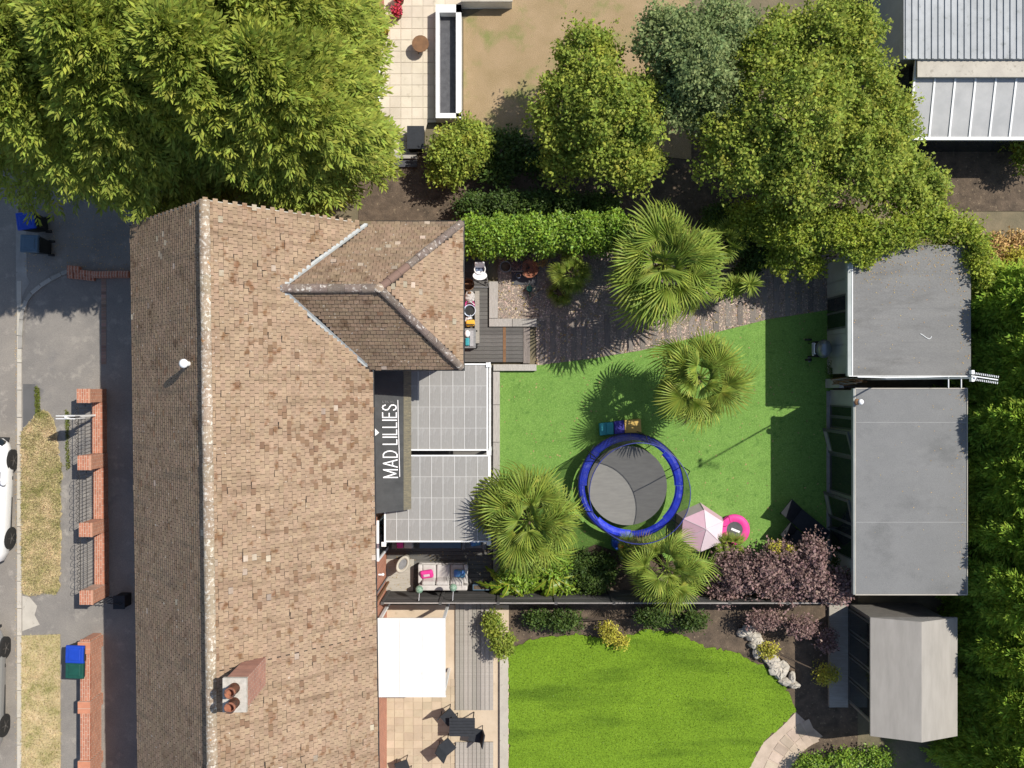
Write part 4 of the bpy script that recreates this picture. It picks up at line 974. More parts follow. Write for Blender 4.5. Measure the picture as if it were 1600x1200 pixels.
for i in range(6):
    a = 2 * math.pi * (i + .35) / 6; p = lambda r, z: (TX + r * math.cos(a), TY + r * math.sin(a), z)
    MB().tube([p(RO + .06, .3), p(RO + .07, 1.3), p(RO + .03, 2.3), p(RT + .02, ZT)], .016, 8).build('net_pole', MATS['lounger_black'], tr)
for i in range(3):
    a = 2 * math.pi * (i + .1) / 3; b = a + .75; q = lambda r, z, w: (TX + r * math.cos(w), TY + r * math.sin(w), z)
    MB().tube([q(RO - .04, ZP - .06, a), q(RO, .08, a), q(RO, .08, b), q(RO - .04, ZP - .06, b)], .022).build('leg', MATS['steel'], tr)
MB().tube(ring(RT, ZT), .014, 6, True).build('top_ring', mat('ring_navy', (.03, .04, .24), (.02, .025, .12), 3, .5), tr)
mb = MB(); n = 48; levels = [(RO + .015, ZP - .02), (RO - .02, 1.5), (RT + .06, 2.3), (RT, ZT)]
for r_, z_ in levels: mb.v += ring(r_, z_)
mb.f = [(l * n + i, l * n + (i + 1) % n, (l + 1) * n + (i + 1) % n, (l + 1) * n + i) for l in range(3) for i in range(n)]; mb.mi = [0] * len(mb.f)
mb.build('net', MATS['net'], tr)
for r_, z_ in ((RO + .02, ZP + .0),): MB().tube(ring(r_, z_), .012, 5, True).build('net_hem', MATS['lounger_black'], tr)
for a in (2.45, ):
    q = lambda r, z, w: (TX + r * math.cos(w), TY + r * math.sin(w), z)
    MB().tube([q(RO + .03, ZP + .1, a), q(RO - .02, 1.5, a + .08), q(RT, ZT, a + .02)], .014).build('net_zip', MATS['lounger_black'], tr)

# ------------------------------------------------------------------ toys on the lawn
def slabthing(nm, label, cat, pxs, z0, z1, m, bevel=.02):
    pts = [G(x, y) for x, y in pxs]; cx = sum(p[0] for p in pts) / len(pts); cy = sum(p[1] for p in pts) / len(pts)
    t = thing(nm, label, cat, (cx, cy, z0)); MB().prism(pts, z0, z1).build('block', MATS[m], t, bevel=bevel); return t
tb = slabthing('play_block', 'teal soft play block with a step, beside the purple one', 'play block', [(935, 661), (957, 658.5), (958, 678), (936, 680)], .05, .28, 'teal_vinyl')
MB().box(gx(946), gx(957), gy(678), gy(660), .28, .33).build('step', MATS['teal_vinyl'], tb, bevel=.02)
slabthing('play_block', 'purple soft play block between the teal and yellow ones', 'play block', [(957.5, 658), (973, 656), (974, 676), (958.5, 678)], .05, .34, 'purple_vinyl')
slabthing('play_block', 'yellow soft play block touching the purple one above the trampoline', 'play block', [(973.5, 656), (999, 654), (1000, 675), (974.5, 676)], .05, .36, 'yellow_vinyl')
# pink play tent: hexagonal dome
pt = thing('play_tent', 'pale pink hexagonal play tent beside the trampoline', 'tent', P(1092, 828))
cx, cy = G(1090, 824); ap = Vector((cx + .05, cy + .12, 1.12)); ringb = [Vector((cx + .88 * math.cos(a), cy + .84 * math.sin(a), .06)) for a in [R(25 + 60 * i) for i in range(6)]]
ringm = [Vector((cx + .76 * math.cos(a), cy + .70 * math.sin(a), .72)) for a in [R(25 + 60 * i) for i in range(6)]]
for i in range(6):
    j = (i + 1) % 6
    def pan(vs, fs, nm, m_):
        o_ = MB().add(vs, fs).build(nm, MATS[m_], pt); sm = o_.modifiers.new('t', 'SOLIDIFY'); sm.thickness = .01
    pan([ringm[i], ringm[j], ap], [(0, 1, 2)], 'roof_panel', 'tent_pink' if i in (1, 2, 3) else 'tent_pale')
    pan([ringb[i], ringb[j], ringm[j], ringm[i]], [(0, 1, 2, 3)], 'side_panel', 'tent_pale' if i % 2 else 'tent_pink')
    MB().tube([ringb[i], ringm[i], ap], .014, 5).build('seam', MATS['tent_pale'], pt)
# pink mini trampoline with handle bar
mt_ = thing('mini_trampoline', 'small hot pink toddler trampoline with black centre', 'trampoline', P(1145, 826))
c = P(1145, 826, 0); MB().lathe([(.27, .245), (.34, .268), (.44, .268), (.51, .24), (.52, .20), (.49, .19)], (c.x, c.y, 0), 30, caps=False).build('edge_pad', MATS['hot_pink'], mt_, smooth=True)
MB().lathe([(.31, .235), (.31, .24), (.001, .235)], (c.x, c.y, 0), 24).build('mat', MATS['slate'], mt_)
for i in range(5): a = 2 * math.pi * i / 5; MB().cyl((c.x + .44 * math.cos(a), c.y + .44 * math.sin(a), .05), (c.x + .45 * math.cos(a), c.y + .45 * math.sin(a), .24), .016).build('leg', MATS['iron'], mt_)
MB().tube([(c.x - .46, c.y + .12, .24), (c.x - .42, c.y + .2, .8), (c.x - .28, c.y + .34, .82), (c.x - .2, c.y + .46, .24)], .016).build('handle', MATS['hot_pink'], mt_)
MB().rbox(c.x + .03, c.y - .02, .246, .30, .07, .008, R(-22)).build('print', MATS['white_plastic'], mt_)
# things half hidden below the small palm
tc = thing('toy_crate', 'blue plastic toy box under the palm beside the trampoline', 'toy box', P(962, 846))
MB().prism([G(954, 838), G(975, 843), G(963, 858), G(954, 850)], .05, .38).build('box', MATS['toy_blue'], tc, bevel=.015)
MB().prism([G(956, 841), G(971, 845), G(962.5, 855), G(956, 849)], .381, .40).build('lid', MATS['bin_blue'], tc)
rb_ = thing('toy_helmet', 'red plastic toy on top of the pale toy heap near the palm', 'toy', P(970, 852)); MB().ell(P(970, 853, .42), .10, .10, .09).build('shell', MATS['toy_red'], rb_, smooth=True); MB().tube([P(966, 856, .34), P(970, 859, .38), P(975, 856, .34)], .02).build('brim', MATS['toy_red'], rb_)
th = thing('toy_car', 'white and blue ride-on toy half hidden by the small palm', 'toy', P(985, 865))
MB().rbox(*P(983, 866, .22), .62, .36, .24, R(-12)).build('body', MATS['toy_white'], th, bevel=.06)
MB().rbox(*P(988, 867, .38), .3, .26, .16, R(-12)).build('seat', MATS['toy_blue'], th, bevel=.03)
for q in ((971, 860), (973, 873), (996, 861), (996, 875)): MB().cyl(P(*q, .12), P(q[0], q[1] + 2, .12), .09, n=12).build('wheel', MATS['rubber'], th)
# ------------------------------------------------------------------ terrace furniture
sf = thing('garden_sofa', 'cream two seat outdoor sofa on the dark deck by the fence', 'sofa', P(695, 900))
c = P(694, 895, DZ); w, d_ = 1.62, .78
MB().box(c.x - w / 2, c.x + w / 2, c.y - d_ / 2, c.y + d_ / 2, DZ + .12, DZ + .30).build('base', MATS['sofa_cloth'], sf, bevel=.02)
MB().box(c.x - w / 2, c.x + w / 2, c.y - d_ / 2 - .04, c.y - d_ / 2 + .13, DZ + .30, DZ + .74).build('backrest', MATS['sofa_cloth'], sf, bevel=.04)
for s in (-1, 1): MB().box(c.x + s * (w / 2 - .06) - .07, c.x + s * (w / 2 - .06) + .07, c.y - d_ / 2 + .14, c.y + d_ / 2, DZ + .30, DZ + .54).build('armrest', MATS['sofa_cloth'], sf, bevel=.04)
for s in (-1, 0, 1): MB().rbox(c.x + s * .46, c.y + .07, DZ + .37, .44, .58, .12, rx=R(1)).build('seat_cushion', MATS['sofa_cloth'], sf, bevel=.05)
for s in (-1, 0, 1): MB().rbox(c.x + s * .46, c.y - .17, DZ + .57, .44, .16, .36, rx=R(18)).build('back_cushion', MATS['sofa_cloth'], sf, bevel=.06)
for sx in (-1, 1):
    for sy in (-1, 1): MB().box(c.x + sx * (w / 2 - .1) - .03, c.x + sx * (w / 2 - .1) + .03, c.y + sy * (d_ / 2 - .1) - .03, c.y + sy * (d_ / 2 - .1) + .03, DZ, DZ + .12).build('leg', MATS['iron'], sf)
def cushion(label, px, py, h, m, rz, sz=.42):
    q = P(px, py, h); t = thing('cushion', label, 'cushion', q)
    MB().rbox(q.x, q.y, q.z, sz, sz * .72, .15, rz, R(32)).build('cover', MATS[m], t, bevel=.06); return q, t
q, t = cushion('bright pink cushion on the sofa', 667, 897, DZ + .56, 'hot_pink', R(8))
MB().rbox(q.x, q.y - .03, q.z + .085, .20, .10, .006, R(8), R(32)).build('print', MATS['tent_pale'], t)
q, t = cushion('blue patterned cushion on the sofa', 718, 896, DZ + .56, 'blue_cloth', R(-4), .38)
# oval stool
os_ = thing('oval_planter', 'tall pale grey oval tub with a sunken top on the deck by the brick wall', 'tub', P(632, 885))
c = P(629, 882, .95)
MB().lathe([(.20, DZ - .95), (.25, -.45), (.29, -.08), (.305, 0), (.28, .03), (.225, .03), (.20, -.03), (.001, -.035)], c, 28, .62, 1.0, R(-28)).build('tub', MATS['concrete_light'], os_, smooth=True)
MB().lathe([(.185, -.02), (.18, -.012), (.001, -.01)], c, 24, .60, 1.0, R(-28)).build('lid', MATS['pot_grey'], os_)
for label, px, py in (('mosaic globe garden light reaching in from the fence close to the brick wall', 655, 921), ('mosaic globe garden light reaching in from the fence behind the blue cushion', 708, 918)):
    q = P(px, py, 1.72); t = thing('globe_light', label, 'garden light', (q.x, FY + .02, 1.5))
    MB().ell(q, .125, .125, .125, 16, 12).build('globe', MATS['mosaic'], t, smooth=True)
    MB().tube([(q.x - .02, FY + .025, 1.45), (q.x - .02, FY + .05, 1.70), (q.x, q.y - .1, 1.66)], .016).build('arm', MATS['steel'], t); MB().box(q.x - .06, q.x + .02, FY + .004, FY + .03, 1.40, 1.55).build('bracket', MATS['iron'], t)
# furniture under the canopy edge
tb = thing('outdoor_table', 'blue-grey table under the canopy edge', 'table', P(688, 842)); c = P(688, 846, .72)
MB().box(c.x - .68, c.x + .68, c.y - .22, c.y + .62, .69, .73).build('top', MATS['bin_bluegrey'], tb)
for sx in (-.6, .6):
    for sy in (-.15, .55): MB().box(c.x + sx - .03, c.x + sx + .03, c.y + sy - .03, c.y + sy + .03, DZ, .69).build('leg', MATS['iron'], tb)
a1 = thing('armchair', 'grey armchair under the canopy with a blue cushion', 'armchair', P(741, 845)); c = P(741, 846, .4)
MB().box(c.x - .34, c.x + .34, c.y - .22, c.y + .5, DZ + .08, .44).build('seat', MATS['pot_grey'], a1, bevel=.03)
for s in (-1, 1): MB().box(c.x + s * .34 - .06, c.x + s * .34 + .06, c.y - .22, c.y + .5, .445, .66).build('armrest', MATS['pot_grey'], a1, bevel=.03)
MB().box(c.x - .34, c.x + .34, c.y + .42, c.y + .56, .445, .85).build('backrest', MATS['pot_grey'], a1, bevel=.03)
q = P(743, 846, .5); t = thing('cushion', 'blue cushion on the armchair under the canopy', 'cushion', q); MB().rbox(q.x, q.y, q.z, .36, .3, .12, .2, .3).build('cover', MATS['blue_cloth'], t, bevel=.05)
a2 = thing('bench_seat', 'striped pink and grey bench seat under the canopy by the patio door', 'bench', P(630, 845)); c = P(630, 848, .4)
MB().box(c.x - .38, c.x + .36, c.y - .2, c.y + .5, DZ + .05, .40).build('base', MATS['fence_pale'], a2); MB().rbox(c.x - .1, c.y - .02, .46, .22, .3, .1, .1).build('pad', MATS['hot_pink'], a2, bevel=.04); MB().rbox(c.x + .18, c.y, .46, .30, .34, .1, 0).build('seat_pad', MATS['sofa_cloth'], a2, bevel=.04)
# high chair by the wing
hc = thing('high_chair', 'white baby high chair on splayed metal legs by the hedge', 'high chair', P(750, 432))
c = P(750, 425, .86)
MB().lathe([(.001, -.02), (.17, 0), (.19, .10), (.20, .30), (.17, .30), (.16, .10), (.14, .03), (.001, .02)], (c.x, c.y + .07, c.z - .1), 20, .95, .9).build('seat', MATS['white_plastic'], hc, smooth=True)
MB().rbox(c.x, c.y + .20, c.z + .26, .33, .06, .42, rx=R(-14)).build('backrest', MATS['white_plastic'], hc, bevel=.03)
MB().lathe([(.001, 0), (.225, 0), (.235, .03), (.21, .035), (.19, .02), (.001, .02)], (c.x, c.y - .14, c.z + .14), 22, 1.0, .62).build('tray', MATS['white_plastic'], hc, smooth=True)
for sx in (-1, 1): MB().tube([(c.x + sx * .15, c.y + .1, c.z), (c.x + sx * .28, c.y - .42, DZ + .03)], .014).build('leg', MATS['steel'], hc); MB().tube([(c.x + sx * .15, c.y, c.z), (c.x + sx * .26, c.y + .35, DZ + .03)], .014).build('leg', MATS['steel'], hc)
MB().tube([(c.x - .28, c.y - .42, DZ + .03), (c.x + .28, c.y - .42, DZ + .03)], .014).build('foot_bar', MATS['steel'], hc)
MB().box(c.x - .13, c.x + .13, c.y + .0, c.y + .14, c.z + .03, c.z + .09).build('cushion', MATS['pot_blue'], hc)
# clutter against the wing wall
def lath(nm, label, cat, px, py, prof, m, z=DZ, part='body', n=18, **k):
    q = P(px, py, 0); t = thing(nm, label, cat, (q.x, q.y, z)); MB().lathe(prof, (q.x, q.y, z), n, **k).build(part, MATS[m], t, smooth=False); return t, q
t, q = lath('wicker_basket', 'brown wicker basket against the wing wall nearest the hedge', 'basket', 733, 447, [(.16, 0), (.20, .32), (.18, .33), (.15, .06), (.001, .05)], 'brown_wood', part='basket')
MB().tube([(q.x - .19, q.y, DZ + .32), (q.x - .1, q.y, DZ + .52), (q.x + .1, q.y, DZ + .52), (q.x + .19, q.y, DZ + .32)], .015).build('handle', MATS['brown_wood'], t)
sk_ = thing('laundry_sack', 'rumpled white sack among the clutter by the wing wall', 'sack', P(734, 462)); mb = MB(); qq = P(734, 464, .32); mb.ell(qq, .17, .23, .18, 14, 8); rs = random.Random(2); mb.v = [(a + rs.uniform(-.03, .03), b + rs.uniform(-.03, .03), c_ + rs.uniform(-.03, .03)) for a, b, c_ in mb.v]; mb.build('sack', MATS['sofa_cloth'], sk_); MB().ell(qq + V_((0, .12, .14)), .06, .06, .06).build('knot', MATS['brown_wood'], sk_)
t, q = lath('bucket', 'bright pink bucket in the clutter by the wing wall', 'bucket', 735, 478, [(.12, 0), (.16, .26), (.145, .26), (.11, .03), (.001, .03)], 'hot_pink', part='pail'); MB().tube([(q.x - .15, q.y, DZ + .26), (q.x, q.y + .12, DZ + .30), (q.x + .15, q.y, DZ + .26)], .008).build('handle', MATS['steel'], t)
t, q = lath('cooking_pot', 'round pot with dark inside beside the pink bucket', 'pot', 735, 487, [(.15, 0), (.19, .22), (.20, .235), (.18, .23), (.15, .05), (.001, .04)], 'toy_white', part='pot', z=DZ + .12); MB().lathe([(.17, .16), (.001, .165)], (q.x, q.y, DZ + .12), 16).build('inside', MATS['bin_black'], t)
pb = thing('paper_pile', 'crumpled white and black wrappers by the wing wall', 'wrappers', P(733, 497)); rs = random.Random(6)
for k in range(7): qq = P(731 + rs.uniform(-2, 6), 497 + rs.uniform(-4, 4), DZ + .14 + rs.uniform(0, .12)); MB().rbox(*qq, .14, .10, .05, rs.uniform(0, 3), rs.uniform(-.5, .5), rs.uniform(-.5, .5)).build('wrapper', MATS['white_plastic' if k % 3 else 'bin_black'], pb)
yc = thing('cushion', 'yellow cushion lying by the wing wall', 'cushion', P(735, 505)); MB().rbox(*P(735, 505, DZ + .30), .30, .22, .13, .1, .2).build('cover', MATS['yellow_cloth'], yc, bevel=.05)
tk = thing('tool_cart', 'long grey wheeled tool cart against the wing wall', 'tool cart', P(735, 528)); c = P(735, 527, .5)
MB().box(c.x - .20, c.x + .17, c.y - .36, c.y + .30, DZ + .06, .46).build('body', MATS['pot_grey'], tk, bevel=.02); MB().box(c.x - .02, c.x + .10, c.y - .30, c.y + .22, .46, .50).build('lid', MATS['steel'], tk)
MB().box(c.x - .17, c.x - .03, c.y - .28, c.y - .02, .462, .55).build('teal_box', MATS['teal_vinyl'], tk, bevel=.03); MB().ell((c.x - .10, c.y + .12, .52), .09, .12, .07).build('bag', MATS['white_plastic'], tk)
for a in (-.28, .22): MB().cyl((c.x + .18, c.y + a, DZ + .07), (c.x + .22, c.y + a, DZ + .07), .07, n=12).build('wheel', MATS['rubber'], tk)
MB().tube([(c.x - .15, c.y + .32, .46), (c.x - .15, c.y + .42, .6), (c.x + .13, c.y + .42, .6), (c.x + .13, c.y + .32, .46)], .018).build('handle', MATS['iron'], tk)
# pots by the hedge
def pot(label, px, py, r, h, m, soil='soil', nm='plant_pot'):
    t, q = lath(nm, label, 'pot', px, py, [(r * .72, 0), (r, h), (r * 1.06, h), (r * 1.06, h + .03), (r * .88, h + .03), (r * .86, h - .04), (.001, h - .05)], m, z=.03, part='pot'); MB().lathe([(r * .86, h - .03), (.001, h - .02)], (q.x, q.y, .03), 16).build('soil', MATS[soil], t); return q
pot('wide dark pot with a grey rim between high chair and copper bowl', 790, 419, .185, .36, 'pot_grey')
pot('small blue-grey pot in front of the square planter', 810, 432, .085, .2, 'pot_blue')
t, q = lath('fire_bowl', 'round copper coloured fire bowl under the hedge', 'fire bowl', 827, 422, [(.10, 0), (.14, .18), (.30, .34), (.31, .38), (.27, .375), (.12, .30), (.001, .29)], 'terracotta', z=.03, part='bowl'); MB().cyl((q.x - .03, q.y + .02, .3), (q.x - .02, q.y + .03, .46), .035).build('knob', MATS['bin_black'], t)
sp_ = thing('square_planter', 'square dark planter with withered plant under the hedge', 'planter', P(808, 418)); q = P(808, 418); MB().box(q.x - .17, q.x + .17, q.y - .16, q.y + .22, .03, .42).build('box', MATS['slate'], sp_); MB().box(q.x - .19, q.x + .19, q.y - .19, q.y - .162, .38, .44).build('rim', MATS['fence_pale'], sp_)
n = 160; pp = np.array(q)[None] + np.random.normal(0, .09, (n, 3)) * np.array([1, 1, .4]) + np.array([0, 0, .46]); leaf_mesh('foliage', pp, rnd_dirs(n) + np.array([0, 0, .6]), rnd_dirs(n), .10, .03, MATS['leaf_purple'], sp_)['kind'] = 'stuff'
tp = thing('trough_planter', 'grey trough planter with dry stems beside the copper bowl', 'planter', P(848, 416)); q = P(848, 416); MB().box(q.x - .22, q.x + .26, q.y - .08, q.y + .16, .03, .30).build('trough', MATS['pot_grey'], tp)
n = 140; pp = np.array(q)[None] + np.random.normal(0, .10, (n, 3)) * np.array([1.3, .6, .5]) + np.array([0, .03, .42]); leaf_mesh('foliage', pp, rnd_dirs(n) + np.array([0, 0, .6]), rnd_dirs(n), .14, .022, MATS['leaf_dry'], tp)['kind'] = 'stuff'
sheet('slate_slab', [(800, 424), (840, 424), (838, 446), (800, 445)], .062, MATS['slate'])
wc = thing('watering_can', 'dark green watering can on the gravel below the slate slab', 'watering can', P(827, 452)); q = P(827, 452, .03); MB().cyl(q, q + V_((0, 0, .22)), .11, .10, 14).build('can', MATS['bottle_green'], wc); MB().tube([q + V_((0, -.1, .06)), q + V_((.02, -.2, .14)), q + V_((.03, -.28, .24))], .02).build('spout', MATS['bottle_green'], wc); MB().tube([q + V_((0, .1, .08)), q + V_((0, .17, .2)), q + V_((0, .02, .28))], .012).build('handle', MATS['bottle_green'], wc)
dw = thing('driftwood', 'pale bare branch lying on the gravel', 'branch', P(838, 462)); MB().tube([P(828, 474, .06), P(834, 465, .1), P(840, 458, .12), P(850, 452, .08)], [.012, .03, .025, .01]).tube([P(838, 461, .11), P(838, 468, .12), P(833, 470, .08)], [.02, .015, .008]).build('limb', MATS['fence_pale'], dw)

# ------------------------------------------------------------------ front garden wall with pillars and railings
fw = thing('front_wall', 'low red brick front wall with four square brick pillars', 'wall', P(155, 780))
PH = 1.28
mat('mortar_red', (.50, .27, .18), (.42, .22, .14), 12, .9)
ptops = [((119.7, 140.3), (607.5, 629.5)), ((120.8, 142.2), (711.6, 734.6)), ((123.2, 144), (817, 839)), ((124, 145), (922.5, 945))]
pc = []
for (xa, xb), (ya, yb) in ptops:
    a, b = P(xa, yb, PH), P(xb, ya, PH)
    pm = MB().box(a.x + .012, b.x - .012, a.y + .012, b.y - .012, .05, PH - .06).build('pillar', B_WALL_X, fw, at=(a.x, a.y, .05))
    MB().box(a.x, b.x, a.y, b.y, PH - .06, PH - .002).build('pillar_cap', B_WALL_T, pm, at=(a.x, a.y, PH))
    MB().box(b.x - .05, b.x + .006, a.y - .004, b.y + .004, PH - .055, PH + .006).build('cap_edge', MATS['mortar_red'], pm)
    pc.append((a, b))
for (a, b), (c, d) in zip(pc, pc[1:]):
    xr = (b.x + d.x) / 2
    MB().box(xr - .32, xr - .015, d.y, a.y, .05, .40).build('plinth', B_WALL_X, fw, at=(xr, d.y, .05))
    MB().box(xr - .325, xr - .008, d.y, a.y, .40, .45).build('coping', B_WALL_T, fw, at=(xr, d.y, .43))
    MB().box(xr - .46, xr - .322, d.y, a.y, .05, .24).build('ledge', B_WALL_T, fw, at=(xr, d.y, .2))
labels = ['black scrolled iron railing panel just below the sign post', 'black scrolled iron railing panel between the two middle pillars', 'black scrolled iron railing panel farthest from the sign post']
for lab, (a, b), (c, d) in zip(labels, pc, pc[1:]):
    X = (a.x + c.x) / 2 + .07; y0_, y1_ = d.y, a.y
    t = thing('iron_railing', lab, 'railing', (X, (a.y + d.y) / 2, .24), 'railings on the front wall')
    for z_ in (.36, .88, 1.34): MB().cyl((X, y0_, z_), (X, y1_, z_), .010, n=6).build('rail', MATS['iron'], t)
    n = int((y1_ - y0_) / .115)
    for i in range(n):
        yy = y0_ + (i + .5) * (y1_ - y0_) / n; MB().cyl((X, yy, .25), (X, yy, 1.35), .0058, n=5).build('bar', MATS['iron'], t)
    m_ = 7
    for i in range(m_):
        yy = y0_ + (i + .5) * (y1_ - y0_) / m_; hw = (y1_ - y0_) / m_ * .42
        MB().tube([(X, yy + hw * math.cos(q), 1.34 + .22 * math.sin(q)) for q in [math.pi * k / 10 for k in range(11)]] + [(X, yy - hw * .3, 1.40), (X, yy, 1.45)], .008, 5).build('scroll', MATS['iron'], t)
# low broken wall by the drive
bw = thing('broken_wall', 'low broken red brick wall at the drive corner beside the house', 'wall', P(160, 425))
rs = random.Random(9)
for i in range(9):
    x = 113 + i * 4.6 + rs.uniform(-.5, .5)
    for j in range(3 if i < 4 else 2):
        a = G(x, 431 + i * .5 - j * 5); MB().rbox(a[0], a[1], .16 + j * .005, .095, .21, .16 + rs.uniform(-.04, .06), rs.uniform(-.06, .06)).build('brick', B_WALL_T, bw, at=(a[0], a[1], .1))
for i in range(13):
    x = 154 + i * 4.2; a = G(x, 432 - (i > 6) * .5); MB().rbox(a[0], a[1] + .03, .2, .088, .215, .24 + rs.uniform(-.02, .02), rs.uniform(-.03, .03)).build('brick', B_WALL_T, bw, at=(a[0], a[1], .1))
# estate sign on a post behind the wall
sg = thing('sign_board', 'white board on a tall post leaning over the front wall railings', 'sign', P(158, 648))
b = Vector((P(158, 648).x, P(158, 648).y, 0))
MB().box(b.x - .03, b.x + .03, b.y - .03, b.y + .03, .45, 2.40).build('post', MATS['white_paint'], sg)
for s_ in (-1, 1): MB().box(b.x - .32, b.x + .28, b.y + s_ * .044 - .011, b.y + s_ * .044 + .011, 1.68, 2.36).build('board', MATS['white_plastic'], sg)
# gate / meter box by the boundary
gb = thing('garden_gate', 'thin black metal gate beside the last brick pillar', 'gate', P(170, 935)); a = P(166, 930); e = P(206, 934)
for z_ in (.2, .9): MB().cyl((a.x, a.y, z_), (e.x, e.y, z_), .014).build('rail', MATS['iron'], gb)
for k in range(8): q = a.lerp(e, k / 7); MB().cyl((q.x, q.y, .1), (q.x, q.y, 1.0), .009, n=5).build('bar', MATS['iron'], gb)
mx = thing('meter_box', 'dark square meter box on the shaded drive by the house wall', 'box', P(205, 935)); q = P(199, 934); MB().box(q.x - .17, q.x + .17, q.y - .2, q.y + .2, .07, .62).build('box', MATS['bin_black'], mx, bevel=.01); MB().box(q.x - .19, q.x + .19, q.y - .22, q.y + .22, .62, .65).build('lid', MATS['lounger_black'], mx)

# ------------------------------------------------------------------ wheelie bins
def wheelie(label, px, py, rz, lid, h=1.08, s=.27):
    t = thing('wheelie_bin', label, 'bin', (0, 0, 0))
    def rect(k, z, dx=0): return [Vector((sx * s * k + dx, sy * s * k * 1.05, z)) for sx, sy in ((-1, -1), (1, -1), (1, 1), (-1, 1))]
    MB().solid(rect(1.0, h - .08), rect(.76, .08)).build('body', MATS['bin_black'], t, bevel=.02)
    MB().solid(rect(1.0, h + .02), rect(1.10, h - .075)).build('lid', MATS[lid], t, bevel=.025)
    MB().solid(rect(.62, h + .035), rect(.70, h + .02)).build('lid_panel', MATS[lid], t, bevel=.008)
    MB().cyl((-.26, s * 1.0, h - .04), (.26, s * 1.0, h - .04), .02).build('handle', MATS[lid], t) if False else MB().cyl((-.2, s * 1.14, h - .05), (.2, s * 1.14, h - .05), .02).build('handle', MATS['bin_black'], t)
    for sx in (-1, 1): MB().cyl((sx * .2, s * .82, .1), (sx * .26, s * .82, .1), .1, n=14).build('wheel', MATS['rubber'], t)
    q = P(px, py, h); t.location = (q.x, q.y, .075); t.rotation_euler = (0, 0, rz); return t
wheelie('wheelie bin with a bright blue lid under the conifer branches', 41.5, 345, R(-82), 'bin_blue', 1.08)
wheelie('wheelie bin with a dull blue-grey lid just below the bright blue one', 47.5, 381, R(-92), 'bin_bluegrey', 1.08)

